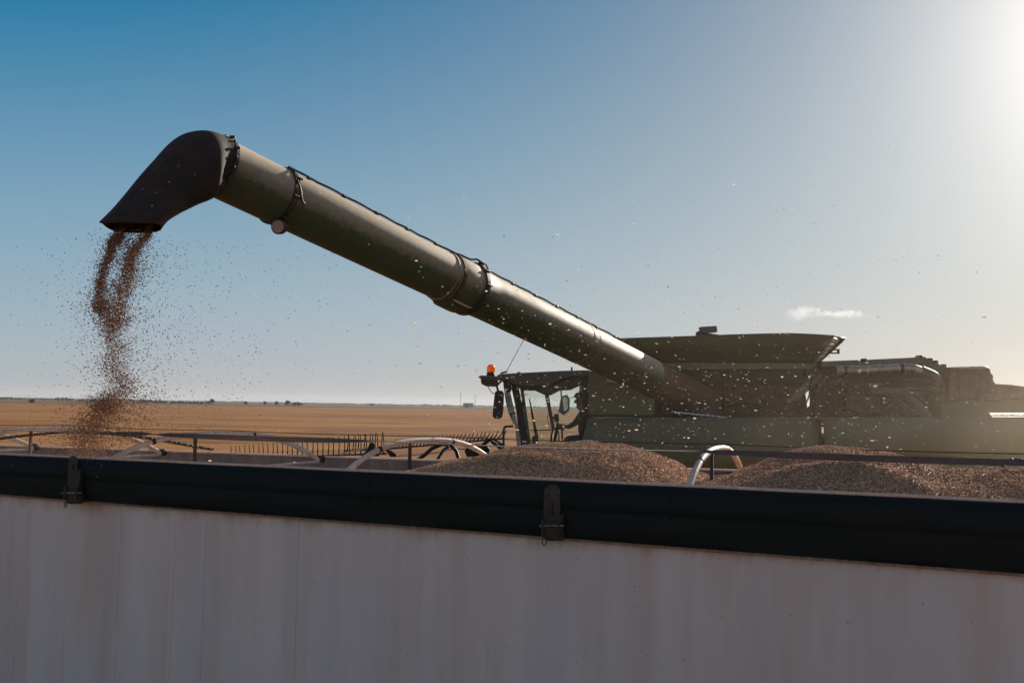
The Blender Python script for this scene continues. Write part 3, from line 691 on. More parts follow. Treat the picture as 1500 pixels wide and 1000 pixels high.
# relax the second ring between tube ring and the bend
sp.insert(1, [p - ax*-.0 + ax*(-.10 if 0 else 0) for p in sp[0]])
sp[1] = [TA + ax*(s0-.09) + (upn*math.cos(2*math.pi*k/NR) + near*math.sin(2*math.pi*k/NR))*(TR+.006) for k in range(NR)]
sp[1] = [p if k < 13 or k > 23 else sp[0][k].lerp(p, .25) for k, p in enumerate(sp[1])]
def densify(rows, n=3):
    out = []
    for i in range(len(rows)-1):
        r0, r1, r2, r3 = rows[max(i-1, 0)], rows[i], rows[i+1], rows[min(i+2, len(rows)-1)]
        for q in range(n):
            t = q/n; out.append([.5*((2*b)+(c-a)*t+(2*a-5*b+4*c-d)*t*t+(3*b-a-3*c+d)*t**3) for a, b, c, d in zip(r0, r1, r2, r3)])
    out.append(rows[-1]); return out
rows = densify(sp, 4)
for i, r in enumerate(rows):
    for k in range(NR): r[k] = r[k] + V((noise.noise(r[k]*2.2), noise.noise(r[k]*2.2+V((5,0,0))), noise.noise(r[k]*2.2+V((0,7,0)))))*.012
mb = MB(); mb.rings(rows, caps=False); spo = mb.build('spout', rubber, au, ang=60, solid=.014)
band(s0+.02, .04, .020, blackpl, 'collar', spo)
for k in range(9):
    a = .1+k*.33; c = on(s0-.01, a, TR+.03); mb = MB(); mb.ball(c, .017, 5); mb.build('bolt', darkmetal, spo)
for a in (.5, 1.1):
    mb = MB(); mb.box(on(s0+.0, a, TR+.04), (.05, .03, .03)); mb.build('clip', darkmetal, spo, bevel=.008)
# side patch and bolts on the near face of the spout
for f1, k1 in ((20, 9), (23, 9), (26, 10), (17, 8), (14, 10), (24, 7)):
    p = rows[f1][k1]; mb = MB(); mb.ball(p - V((.0, .008, 0)), .012, 4); mb.build('bolt', steel, spo)
# dim rib along the spout shoulder
mb = MB(); mb.tube([r[6] - V((0, .004, 0)) for r in rows[10:-1]], .007, 5); mb.build('rib', rubber, spo)
mb = MB(); mb.tube([r[10] - V((0, .004, 0)) for r in rows[8:-6]], .006, 5); mb.build('rib', rubber, spo)

# --- grain tank with flared extension
tank = MB()
topn = [(893, 497.5), (950, 495.6), (1010, 493.6), (1070, 491.4), (1120, 490), (1155, 489.3), (1190, 490.6), (1222, 492.6)]
botn = [(950, 535), (985, 535), (1020, 535), (1055, 535), (1090, 535), (1125, 535), (1160, 535), (1188, 535)]
rowt = [at(x, y, 18.2) for x, y in topn]; rowb = [at(x, y, 18.8) for x, y in botn]
mid = [a.lerp(b_, .5)+V((0, .05, 0)) for a, b_ in zip(rowt, rowb)]
n = len(rowt); tank.add(rowt+mid+rowb, [(j*n+i, j*n+i+1, (j+1)*n+i+1, (j+1)*n+i) for j in range(2) for i in range(n-1)])
tk = tank.build('tank_extension', green, combine, ang=50, solid=.02)
# lip on the top edge
mb = MB(); mb.tube([p + UP*.005 for p in rowt], .018, 8); mb.build('lip', green, tk)
# rear flap, far flap, front flap
rb = [at(1188, 536, 18.82), at(1188, 536, 18.82) + V((0, 2.3, 0))]; rt = [at(1238, 494.5, 18.45), at(1238, 494.5, 18.45) + V((.0, 2.9, 0))]
mb = MB(); mb.add([rb[0], rb[1], rt[1], rt[0]], [(0,1,2,3)]); mb.build('tank_flap', green, tk, solid=.02)
mb = MB(); mb.add([rb[1], rowb[0]+V((0, 2.3, 0)), rowt[0]+V((0, 3.3, 0)), rt[1]], [(0,1,2,3)]); mb.build('tank_flap', green, tk, solid=.02)
mb = MB(); mb.add([rowb[0], rowb[0]+V((0, 2.3, 0)), rowt[0]+V((0, 3.3, 0)), rowt[0]], [(0,1,2,3)]); mb.build('tank_flap', green, tk, solid=.02)
lit_sheet = mat('sunlit_pale_sheet', (.60, .52, .42), .28, .4, scale=14, col2=(.38, .30, .22), bump=.1)  # pale colour paints the sunlit brightness of the tank's corner strip
t_ = lit_sheet.node_tree; tl = nd(t_, 'ShaderNodeBsdfTranslucent'); tl.inputs[0].default_value = (.75, .65, .5, 1); mx_ = nd(t_, 'ShaderNodeMixShader'); mx_.inputs[0].default_value = .35
t_.links.new(t_.nodes['Principled BSDF'].outputs[0], mx_.inputs[1]); t_.links.new(tl.outputs[0], mx_.inputs[2]); t_.links.new(mx_.outputs[0], t_.nodes['Material Output'].inputs[0])
c0, c1, c2, c3 = at(1188.5, 537, 18.79), at(1221, 495, 18.22), at(1231, 496.5, 18.38), at(1193, 534.5, 18.80)
mb = MB(); mb.add([c0, c1, c2, c3], [(0,1,2,3)]); cg = mb.build('corner_gusset', lit_sheet, tk, solid=.01, smooth=False)
for k in range(1, 7):
    f = k/7; a, b_ = c0.lerp(c1, f)-V((0, .012, 0)), c3.lerp(c2, f)-V((0, .012, 0)); mb = MB(); mb.tube([a, b_], .012, 6); mb.build('rib', green, cg)
mb = MB(); mb.add([at(1222, 492.6, 18.2), at(1239, 494.8, 18.4), at(1235, 499.5, 18.42), at(1203, 529, 18.78), at(1196, 531.5, 18.8), at(1231, 497.5, 18.4)], [(0,1,2,5), (5,2,3,4)]); mb.build('corner_strip', green, tk, solid=.02)
poly('step_bracket', [(1222, 511), (1230, 511), (1230, 518), (1217, 518), (1217, 516), (1227, 516), (1227, 513), (1222, 513)], 18.8, .05, darkmetal, tk, .002)
poly('tank_rim_beam', [(948, 531.5), (1189, 532), (1189, 540.5), (952, 541)], 18.72, .25, green_side)
poly('tank_body', [(952, 541), (1184, 541), (1184, 570), (1180, 576), (1183, 598), (1191, 598), (1191, 614), (952, 614)], 19.35, 1.9, engine_m, bevel=.01)
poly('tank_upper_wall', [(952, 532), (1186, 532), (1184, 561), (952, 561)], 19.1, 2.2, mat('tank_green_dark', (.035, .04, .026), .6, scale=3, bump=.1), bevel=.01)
poly('gusset_plate', [(1190, 549), (1206, 548), (1202, 557), (1170, 585), (1150, 590), (1158, 582)], 18.95, .05, green_side)
poly('cross_tie', [(1180, 540), (1206, 538), (1206, 550), (1180, 550)], 19.0, .2, darkmetal)
poly('gusset_foot', [(1152, 588), (1168, 586), (1172, 612), (1148, 612)], 19.1, .3, engine_m)
for k, x in enumerate((1010, 1062, 1112)):
    mb = MB(); mb.box(at(x, 588, 19.33), (.05, .06, .62)); mb.build('tank_rib', engine_m, combine, bevel=.01)
pipe('hydraulic_hose', [(1063, 596), (1090, 590), (1122, 596), (1160, 602)], 19.2, 1.4, blackpl)
pipe('hydraulic_hose', [(1178, 596), (1185, 580), (1187, 566), (1192, 552), (1205, 546)], 18.9, 1.2, blackpl)
pipe('hydraulic_hose', [(1180, 601), (1190, 593), (1194, 600), (1199, 611)], 18.9, 1.5, rustmetal)
# roof camera unit on the tank
g = poly('receiver', [(1026, 478.5), (1050, 477), (1051, 486), (1030, 487.5)], 18.6, .22, mat('grey_plastic', (.12, .115, .10), .5, scale=8))
poly('receiver_bracket', [(1021, 486), (1027, 483), (1032, 487), (1053, 490), (1053, 493.5), (1021, 494.5)], 18.65, .14, darkmetal, g, .003)
# --- front panel box next to the cab
fb = poly('front_body_panel', [(863, 543), (962, 545), (958.5, 608), (863, 608)], 18.05, 2.6, green_side, bevel=.015)
poly('marker_window', [(889, 553), (897, 554), (905, 561), (889, 559)], 18.035, .02, mat('pale_reflector', (.45, .40, .36), .3, scale=30), fb, .001)
poly('panel_seam', [(864, 608), (958, 608), (958, 611), (864, 611)], 18.0, .1, blackpl, fb, .002)
poly('recess', [(958, 582), (985, 590), (985, 612), (958, 612)], 18.6, .8, blackpl)
pipe('support_strut', [(985, 603), (1065, 611.5)], 17.75, 1.3, mat('bright_steel', (.75, .72, .68), .25, .8, scale=30))
# swivel base of the auger
mb = MB(); c = TA + ax*(s1+.05); mb.tube([V((c.x, c.y, 2.9)), V((c.x, c.y, 3.25)), V((c.x, c.y, 3.42)), V((c.x, c.y, 3.6))], [.50, .50, .44, .36], 26)
mb.build('swivel_base', mat('auger_base', (.075, .045, .028), .6, scale=5, bump=.2, dust=.3), au, ang=50)
# --- long side panels (gently bowed)
def bowed(name, pts_top, pts_bot, Y, bul, m):
    K = 6; n = len(pts_top); vs = []
    for j in range(K+1):
        f = j/K
        for i in range(n):
            a, b_ = pts_top[i], pts_bot[i]; vs.append(at(a[0]*(1-f)+b_[0]*f, a[1]*(1-f)+b_[1]*f, Y) - V((0, bul*math.sin(math.pi*min(1, f*.85+.05)), 0)))
    mb = MB(); mb.add(vs, [(j*n+i, j*n+i+1, (j+1)*n+i+1, (j+1)*n+i) for j in range(K) for i in range(n-1)])
    return mb.build(name, m, combine, ang=60, solid=.03)
def span(x0, x1, f, n=10): return [(x0+(x1-x0)*i/n, f(x0+(x1-x0)*i/n)) for i in range(n+1)]
ytop = lambda x: 613.5 - max(0, (x-1200))*.004
ybot = lambda x: 690 - (x-880)*.033 if x < 1203 else 677 - (x-1203)*.0505
sp1 = bowed('side_panel', [(861, 613.5)]+span(880, 1199.5, ytop), [(848, 655)]+span(880, 1199.5, ybot), CY, .16, green_side)
sp2 = bowed('side_panel', span(1204, 1640, ytop), span(1204, 1640, ybot), CY, .16, green_side)
poly('panel_post', [(1200, 613), (1203.6, 613), (1203.6, 680), (1200, 680)], CY-.19, .12, rustmetal, combine, .003)
poly('panel_top_edge', [(864, 611.5), (1200, 611.5), (1640, 610.3), (1640, 612.6), (1200, 613.8), (864, 613.8)], CY-.02, .10, green_side, combine, .004)
poly('deck', [(864, 614), (1640, 613), (1640, 625), (864, 625)], CY+.05, 3.2, darkmetal)
poly('lower_body', [(868, 640), (1640, 640), (1640, 700), (1300, 715), (868, 715)], CY+.2, 2.9, darkmetal)
poly('panel_crease', [(1092, 681.5), (1330, 671), (1640, 654), (1640, 657), (1330, 674.5), (1092, 686)], CY-.02, .06, blackpl, combine, .003)
# --- engine bay
voidm = mat('engine_bay_shade', (.022, .016, .013), .7, scale=7, col2=(.05, .032, .022), bump=.3)  # near-black colour paints the shade of the open engine bay
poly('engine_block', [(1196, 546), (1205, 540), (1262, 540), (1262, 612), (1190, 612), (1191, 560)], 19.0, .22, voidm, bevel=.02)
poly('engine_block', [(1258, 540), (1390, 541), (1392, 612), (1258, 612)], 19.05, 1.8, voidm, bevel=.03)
poly('engine_recess', [(1235, 552), (1330, 552), (1330, 575), (1235, 575)], 18.9, .2, blackpl)  # solid black block standing for a shaded hollow
cov = poly('engine_cover', [(1203, 529), (1258, 527), (1258, 535.5), (1203, 537)], 18.7, 2.2, green)
poly('engine_cover', [(1273, 526.5), (1346, 523), (1352, 532), (1273, 535)], 18.7, 2.2, green)
poly('cover_rail', [(1203, 536), (1352, 531), (1352, 534), (1203, 540)], 18.8, .3, darkmetal)
poly('latch_post', [(1262, 531), (1263, 525), (1270, 525), (1270, 530)], 18.8, .1, darkmetal, combine, .003)
ep = pipe('exhaust_pipe', [(1225, 543.5), (1260, 541.8), (1300, 540.2), (1328, 539), (1340, 540.5), (1352, 545)], 18.45, 6.8, steel, n=18)
pipe('exhaust_elbow', [(1349, 543.5), (1360, 548), (1369, 553), (1374, 562)], 18.45, 8.2, mat('heat_stained_steel', (.16, .10, .07), .5, .6, scale=12, bump=.2), ep, 18)
for x, y in ((1237, 543), (1320, 539.4)):
    mb = MB(); c = at(x, y, 18.45); d_ = V((1, 0, .03)).normalized(); mb.tube([c-d_*.03, c+d_*.03], .098, 18); mb.build('pipe_band', darkmetal, ep, ang=40)
pipe('pipe_flange', [(1224, 543.6), (1228, 543.4)], 18.45, 7.8, steel, ep, 18)
pipe('air_hose', [(1210, 549), (1225, 551), (1300, 549), (1335, 548), (1350, 552)], 18.6, 3, rubber)
pipe('air_hose', [(1200, 612), (1199, 590), (1203, 565), (1212, 550)], 18.8, 3.5, rustmetal)
pipe('support_tube', [(1322, 576), (1342, 592), (1360, 612)], 18.6, 6.5, mat('dull_tube', (.14, .11, .09), .45, .4, scale=12, bump=.2), n=16)
pipe('support_tube', [(1300, 574), (1320, 590), (1330, 612)], 18.8, 3, engine_m)
poly('cross_beam', [(1276, 567), (1350, 568), (1350, 577), (1276, 576)], 18.75, .15, green)
poly('filter_box', [(1240, 580), (1290, 580), (1290, 608), (1240, 608)], 18.75, .4, engine_m, bevel=.03)
rnd = random.Random(4)
for k in range(30):
    x = rnd.uniform(1215, 1380); y = rnd.uniform(556, 606)
    pipe('hose', [(x, y), (x+rnd.uniform(-12, 25), y+rnd.uniform(-6, 8)), (x+rnd.uniform(5, 40), y+rnd.uniform(-10, 16))], rnd.uniform(18.55, 18.85), rnd.uniform(.8, 2.2), rnd.choice((blackpl, rustmetal, engine_m)))
for k in range(9):
    x = rnd.uniform(1210, 1370); y = rnd.uniform(555, 600); a = rnd.uniform(5, 14); b_ = rnd.uniform(4, 10)
    poly('fitting', [(x, y), (x+a, y+rnd.uniform(-1, 1)), (x+a, y+b_), (x, y+b_)], rnd.uniform(18.7, 18.95), .2, rnd.choice((darkmetal, engine_m, rustmetal)), combine, .01)
# ragged top behind the covers
poly('air_intake', [(1344, 524), (1356, 522), (1360, 526), (1368, 527), (1366, 531), (1374, 530), (1377, 535), (1386, 536), (1391, 541), (1391, 590), (1380, 600), (1356, 560), (1344, 540)], 18.9, 1.6, green, bevel=.02)
for x, y in ((1349, 522), (1364, 526), (1372, 529.5), (1384, 535)):
    poly('bolt_head', [(x-2, y-2), (x+2.5, y-1.5), (x+2.5, y+2), (x-2, y+2)], 18.85, .2, darkmetal, combine, .004)
rmat = mat('dusty_rear_drum', (.13, .085, .055), .75, scale=8, col2=(.20, .13, .085), bump=.25, dust=.4)
poly('rear_drum', [(1391, 541), (1396, 537.5), (1430, 537), (1446, 537), (1452, 541), (1451, 545), (1456, 550), (1455, 556), (1459, 562), (1457, 572), (1459, 583), (1452, 592), (1391, 592)], 18.6, 1.6, rmat, bevel=.05)
poly('drum_lid', [(1393, 537.5), (1440, 536.2), (1449, 538), (1449, 539.5), (1393, 540)], 18.55, 1.5, steel)
for x in (1404, 1420, 1436): pipe('drum_rib', [(x, 540), (x+1.5, 565), (x, 590)], 18.58, 1.1, rmat)
poly('rear_hood', [(1458, 562), (1480, 563), (1510, 567), (1560, 576), (1640, 590), (1640, 604), (1448, 604), (1456, 590)], 18.8, 1.8, rmat, bevel=.04)
poly('rear_side_box', [(1378, 590), (1440, 584), (1470, 587), (1500, 583), (1560, 584), (1560, 603.5), (1449, 603.5), (1455, 612), (1378, 612)], 18.5, .5, green_side, bevel=.02)
pipe('rear_hose', [(1385, 588), (1420, 584), (1450, 587), (1480, 584), (1520, 582)], 18.45, 1.2, rustmetal)
pipe('filler_neck', [(1437, 590), (1436, 580), (1435, 571)], 18.45, 5, rmat, n=14)
pipe('stack', [(1383, 560), (1382, 590), (1383, 612)], 18.6, 4, darkmetal)
# --- cab
cab = MB()
def cpoly(mb, pts, Y, dep): mb.prism([at(x, y, Y) for x, y in pts], V((0, dep, 0)))
cabY0, cabY1 = 18.25, 19.95
cabroot = bpy.data.objects.new('cab', None); sc.collection.objects.link(cabroot); cabroot.parent = combine
cabroot.location = V((at(800, 600, 19).x, 19.1, 2.4)) - combine.location
roofm = mat('cab_roof_plastic', (.075, .065, .052), .5, scale=4, col2=(.11, .09, .07), bump=.05, dust=.5)
mb = MB(); cpoly(mb, [(727, 550), (733, 547.5), (790, 544.5), (830, 542.6), (864, 541.8), (865, 549), (853, 552), (838, 553), (822, 556), (810, 562), (800, 566), (763, 566.5), (743, 561), (735, 556), (728, 553)], cabY0-.08, cabY1-cabY0+.16)
mb.build('cab_roof', roofm, cabroot, bevel=.025)
mb = MB(); cpoly(mb, [(800, 566), (810, 562), (822, 556), (838, 553), (855, 552), (855, 562), (836, 571), (820, 572), (806, 579), (797, 578), (784, 572), (763, 572), (760, 566)], cabY0, .05)
mb.build('door_arch', mat('cab_trim', (.09, .085, .085), .6, scale=10), cabroot, bevel=.008)
mb = MB(); cpoly(mb, [(763, 566), (860, 552), (860, 560), (800, 568), (763, 571)], cabY1-.05, .05); mb.build('far_arch', blackpl, cabroot)
def pil(name, pts, Y, m=blackpl, dep=.07): 
    mb = MB(); cpoly(mb, pts, Y, dep); return mb.build(name, m, cabroot, bevel=.008)
pil('front_pillar', [(749, 560), (760, 568), (766, 600), (775, 658), (763, 658), (756, 600), (750, 572)], cabY0)
pil('front_pillar', [(762, 568), (767, 568), (779, 658), (773, 658)], cabY1-.1, green)
pil('centre_pillar', [(797, 574), (803.5, 576), (813, 629), (809, 632)], cabY0, mat('grey_pillar', (.07, .07, .068), .5, scale=10))
pil('rear_pillar', [(853, 548), (866, 546), (866, 612), (861, 614), (852, 652), (845, 652), (853, 620)], cabY0)
pil('rear_pillar', [(858, 552), (866, 550), (866, 655), (858, 655)], cabY1-.1)
pil('door_sill', [(763, 655), (850, 650), (850, 668), (763, 668)], cabY0, darkmetal)
pil('cab_floor', [(757, 662), (868, 660), (868, 672), (757, 674)], cabY0, darkmetal, cabY1-cabY0)
pil('rear_bulkhead', [(863, 545), (868, 545), (868, 660), (863, 660)], cabY0+.05, blackpl, cabY1-cabY0-.1)
gmb = lambda pts, Y: pil('window_pane', pts, Y, glass, .006)
mb = MB(); cpoly(mb, [(761, 571), (784, 572), (797, 578), (812, 652), (774, 656)], cabY0+.03, .008); mb.build('window_pane', glass, cabroot)
mb = MB(); cpoly(mb, [(804, 578), (820, 571), (836, 570), (853, 561), (853, 620), (846, 651), (814, 652), (812, 630)], cabY0+.03, .008); mb.build('door_pane', glass, cabroot)
# light tubular ladder rail and pillar cover in front of the cab
lt_m = mat('pale_green_tube', (.40, .42, .35), .45, scale=8, col2=(.25, .24, .19), bump=.1)
pil('pillar_cover', [(737, 562), (744, 562), (750, 585), (756, 612), (757.5, 620), (752, 621), (745, 605), (741, 590)], cabY0-.12, lt_m, .10)
pil('pillar_cover', [(754, 620), (758.5, 620), (764.5, 658), (757.5, 658)], cabY0-.10, lt_m, .06)
pil('pillar_bracket', [(737, 556), (746, 556), (750, 569), (748, 574), (742, 575), (738, 568)], cabY0-.14, rustmetal, .12)
def cp_(name, pts, Y, r, m=blackpl):
    return pipe(name, pts, Y, r, m, cabroot, 8)
cp_('grab_rail', [(738, 658), (737.5, 640), (738.5, 627), (742, 624.5), (752, 624)], cabY0-.2, 1.7)
cp_('grab_rail', [(750, 610), (748, 607), (752, 604), (755, 606)], cabY0-.2, .9)
cp_('grab_rail', [(808, 656), (807.5, 640), (810, 629.5), (814, 627.5), (820, 627.5), (823, 630), (823.5, 656)], cabY0-.15, 1.3)
cp_('grab_rail', [(813, 656), (813, 634), (818, 632), (819, 656)], cabY0-.15, .9)
cp_('grab_rail', [(776, 630), (808, 629.5)], cabY0-.1, .8)
cp_('door_handle', [(803, 606), (802, 612), (806, 626), (808, 629)], cabY0-.05, .7, steel)
# wiper with its motor
wp = cp_('wiper_arm', [(775.3, 584), (779, 600), (783, 620), (785, 632)], cabY0-.02, .9)
pil('wiper_blade', [(775, 583), (777, 590), (786, 628), (789, 640), (785, 652), (781, 652), (783, 636), (778, 606)], cabY0+.3, blackpl, .04)
pil('console', [(780, 640), (788, 636), (790, 658), (778, 658)], cabY0+.6, blackpl, .3)
cp_('sun_visor_rod', [(759, 579), (773, 577.3)], cabY0+.4, .5)
pil('interior_lamp', [(758, 590), (766, 588), (769, 590), (769, 593), (765, 595), (758, 594)], cabY0+.1, blackpl, .1)
# monitor, steering wheel, seat
pil('monitor', [(811, 606), (818.5, 606), (819, 617), (812, 618)], 19.3, blackpl, .04)
scn = at(817.5, 620, 19.0); mb = MB(); ax_ = V((.75, 0, .66)).normalized(); p1 = V((0, 1, 0)); p2 = ax_.cross(p1)
mb.tube([scn + (p1*math.cos(a)+p2*math.sin(a))*.17 for a in [2*math.pi*k/28 for k in range(28)]], .014, 8, closed=True)
sw = mb.build('steering_wheel', mat('worn_rim', (.22, .21, .20), .3, scale=20), cabroot)
mb = MB(); mb.tube([scn, scn - ax_*.1 + V((-.03, 0, -.5))], .03, 10); mb.build('column', blackpl, sw)
for a in (0, 2.1, 4.2): mb = MB(); mb.tube([scn, scn + (p1*math.cos(a)+p2*math.sin(a))*.16], .01, 6); mb.build('spoke', blackpl, sw)
pil('seat', [(846, 642), (866, 642), (867, 650), (844, 650)], 18.85, cloth, .5); pil('seat_back', [(860, 598), (866, 597), (868, 643), (862, 643)], 18.85, cloth, .5)
# far side mirror seen through the cab
fm = pil('mirror', [(822, 580), (831, 578), (835, 584), (834, 601), (826, 608), (818, 603)], 20.3, mat('mirror_shell', (.40, .42, .38), .4, scale=10), .06)
pil('mirror_glass', [(824, 582), (830, 580.5), (833, 586), (832, 599), (826, 603)], 20.28, mirror_m, .01); cp_('mirror_arm', [(822, 566), (822, 580)], 20.3, 1)
# near mirror, lamp, beacon, aerial
nm = pil('mirror', [(725, 574), (728, 571.5), (736, 572), (738.3, 576), (737.5, 600), (735.5, 611), (732, 613), (724, 612.5), (721.3, 609), (723, 590)], 18.0, blackpl, .12)
cp_('mirror_arm', [(715, 566), (719, 573), (724, 577)], 18.05, .6); cp_('mirror_arm', [(730, 572), (728, 565), (734, 558)], 18.05, 1.6)
pil('lamp_shelf', [(700.5, 551.5), (705, 549.5), (729, 551), (731, 556), (727, 557.5), (716, 555), (703, 554.5)], 18.0, roofm, .35)
wl = pil('work_light', [(704, 556), (707, 555), (729, 557), (730, 562), (727, 566), (712, 565.5), (705, 562)], 18.05, mat('lamp_body', (.05, .045, .04), .4, scale=9), .22)
bc = at(719, 547, 18.15); mb = MB()
mb.tube([bc-UP*.045, bc-UP*.0, bc+UP*.02, bc+UP*.03], [.078, .078, .07, .065], 20); bs = mb.build('beacon', blackpl, cabroot)
mb = MB(); mb.rings([[bc + V((math.cos(a)*r, math.sin(a)*r, z)) for a in [2*math.pi*k/20 for k in range(20)]] for z, r in ((.025, .074), (.09, .076), (.13, .070), (.155, .052), (.168, .025), (.171, .005))]); mb.build('beacon_dome', amber, bs)
cp_('aerial', [(741, 546), (745, 538), (767, 498)], 18.9, .45); cp_('aerial_base', [(733, 547), (741, 544.5), (742, 546)], 18.9, 1.3)
cp_('stub', [(837.5, 544), (837.5, 537.5)], 18.9, 1.3); pil('roof_vent', [(757, 546.5), (758, 544.6), (762, 544.4), (763, 546.4)], 18.8, blackpl, .2)
# --- driver
def person():
    g = bpy.data.objects.new('person', None)
    def Q(x, y, Y): return at(x, y, Y)
    J = []; Ed = []
    def chain(pts, start=None):
        prev = start
        for p, r in pts:
            J.append((V(p), r)); i = len(J)-1
            if prev is not None: Ed.append((prev, i))
            prev = i
        return prev
    hip = chain([(Q(859, 641, 19.1), (.17, .15))])
    ch = chain([(Q(858, 628, 19.1), (.16, .14)), (Q(856, 614, 19.1), (.18, .16)), (Q(855, 606, 19.1), (.14, .13))], hip)
    nk = chain([(Q(854.5, 600.5, 19.1), (.07, .065))], ch)
    hd = chain([(Q(850.5, 594.5, 19.1), (.08, .075)), (Q(850, 588, 19.1), (.112, .09)), (Q(851, 582, 19.1), (.105, .09)), (Q(851.5, 578.5, 19.1), (.07, .07))], nk)
    hdm = nk+2
    chain([(Q(841.8, 588.4, 19.1), (.022, .018)), (Q(840.2, 590.2, 19.1), (.012, .012))], hdm)   # nose
    chain([(Q(844.6, 597, 19.1), (.035, .035))], nk+1)                                         # chin
    for sgn in (-1, 1):
        Yh = 19.1 + sgn*.19
        sh = chain([(Q(853, 607, Yh), (.085, .085)), (Q(842, 620, Yh+sgn*.03), (.058, .058)), (Q(832, 625.5, Yh), (.042, .042)), (Q(825, 624, 19.1+sgn*.15), (.028, .034))], ch-0)
        for f in range(4):   # fingers closing on the rim
            o_ = V((0, sgn*(.028-.018*f), 0)); b0 = Q(822.3, 622.5+f*.25, 19.1+sgn*.15)+o_
            chain([(b0, (.011, .011)), (b0+V((-.035, 0, .012)), (.010, .010)), (b0+V((-.05, 0, -.022)), (.009, .009)), (b0+V((-.025, 0, -.04)), (.008, .008))], sh)
        b0 = Q(824, 621.5, 19.1+sgn*.15)+V((0, -sgn*.045, .0)); chain([(b0, (.012, .012)), (b0+V((-.03, -sgn*.01, .005)), (.011, .011)), (b0+V((-.05, 0, -.01)), (.009, .009))], sh)
        chain([(Q(853, 643, 19.1+sgn*.11), (.095, .09)), (Q(830, 642, 19.1+sgn*.14), (.07, .07)), (Q(827, 660, 19.1+sgn*.14), (.05, .05)), (Q(818, 663, 19.1+sgn*.14), (.04, .045))], hip)
    me = bpy.data.meshes.new('person'); me.from_pydata([tuple(p) for p, r in J], Ed, []); o = bpy.data.objects.new('person', me); sc.collection.objects.link(o)
    md = o.modifiers.new('skin', 'SKIN'); md.use_smooth_shade = True
    for i, (p, r) in enumerate(J):
        o.data.skin_vertices[0].data[i].radius = r; o.data.skin_vertices[0].data[i].use_root = (i == 0)
    o.modifiers.new('sub', 'SUBSURF').levels = 2; o.modifiers['sub'].render_levels = 2
    # skin above the collar and at the hands, work clothes elsewhere, split by position on the body
    m = bpy.data.materials.new('driver'); m.use_nodes = True; t = m.node_tree; b = t.nodes['Principled BSDF']; b.inputs['Roughness'].default_value = .75
    tc = nd(t, 'ShaderNodeTexCoord'); s = nd(t, 'ShaderNodeSeparateXYZ'); t.links.new(tc.outputs['Object'], s.inputs[0])
    zc = Q(856, 602, 19.1).z; xc = Q(828, 624, 19.1).x
    a = nd(t, 'ShaderNodeMath', operation='GREATER_THAN'); t.links.new(s.outputs['Z'], a.inputs[0]); a.inputs[1].default_value = zc
    c = nd(t, 'ShaderNodeMath', operation='LESS_THAN'); t.links.new(s.outputs['X'], c.inputs[0]); c.inputs[1].default_value = xc
    z2 = nd(t, 'ShaderNodeMath', operation='GREATER_THAN'); t.links.new(s.outputs['Z'], z2.inputs[0]); z2.inputs[1].default_value = Q(830, 634, 19.1).z
    c2 = nd(t, 'ShaderNodeMath', operation='MULTIPLY'); t.links.new(c.outputs[0], c2.inputs[0]); t.links.new(z2.outputs[0], c2.inputs[1])
    d = nd(t, 'ShaderNodeMath', operation='MAXIMUM'); t.links.new(a.outputs[0], d.inputs[0]); t.links.new(c2.outputs[0], d.inputs[1])
    mx = nd(t, 'ShaderNodeMix', data_type='RGBA'); t.links.new(d.outputs[0], mx.inputs['Factor']); mx.inputs['A'].default_value = (.05, .055, .065, 1); mx.inputs['B'].default_value = (.30, .16, .11, 1)
    t.links.new(mx.outputs['Result'], b.inputs['Base Color']); me.materials.append(m)
    tag(o, 'driver in dark cap and work shirt sitting at the cab steering wheel', 'person')
    # cap
    c = Q(850.8, 582.5, 19.1); mb = MB(); rg = []
    for k in range(7):
        f = k/6; r = .126*math.cos(f*1.45); rg.append([c + V((math.cos(a)*r*1.08, math.sin(a)*r*.92, .125*math.sin(f*1.45))) for a in [2*math.pi*q/20 for q in range(20)]])
    mb.rings(rg); cap = mb.build('cap', capm, None); 
    bb = c + V((-.10, 0, -.0)); mb = MB()
    mb.prism([bb + V((.02, -.075, .012)), bb + V((-.06, -.07, .0)), bb + V((-.105, -.035, -.008)), bb + V((-.115, 0, -.01)), bb + V((-.105, .035, -.008)), bb + V((-.06, .07, .0)), bb + V((.02, .075, .012))], V((0, 0, .01)))
    br = mb.build('cap_brim', capm, None); cap.parent = o; br.parent = cap
person()
# --- header and reel
reelm = mat('reel_metal', (.02, .018, .016), .5, .3, scale=12, dust=.2)
def bat(p0, p1, n, lean, h, extra=None, hs=(1, 1)):
    mb = MB(); mb.tube([p0, p1], .018, 8); bt = mb.build('reel_bat', reelm, combine); first = None
    for i in range(n):
        f = (i+.5)/n; c = p0.lerp(p1, f); hh = h*(hs[0]+(hs[1]-hs[0])*f)
        l = lean + .04*math.sin(i*2.3)
        mb = MB(); d_ = V((math.sin(l), 0, math.cos(l)))
        mb.tube([c - d_*.02, c + d_*hh*.5 + V((.012, 0, 0)), c + d_*hh], [.016, .012, .008], 5); mb.build('tine', reelm, bt)
    return bt
bat(at(335, 672, 23.5), at(566, 664, 20.5), 31, -.04, .40, hs=(.75, 1.1))
bat(at(505, 660, 22.5), at(562, 657, 21.4), 7, .02, .36)
bat(at(570, 657, 21.5), at(738, 642, 19.4), 30, .52, .22, hs=(1.1, .9))
pipe('reel_rod', [(497, 665), (545, 654)], 20.4, 1.2, whitepipe); pipe('reel_rod', [(580, 668), (636, 663), (662, 658), (690, 657)], 20.4, 1.2, whitepipe)
pipe('reel_rod', [(690, 641.5), (715, 638.5)], 19.3, 1.0, whitepipe)
def plate(name, pts, Y, dep=.06): return poly(name, pts, Y, dep, reelm, combine, .004)
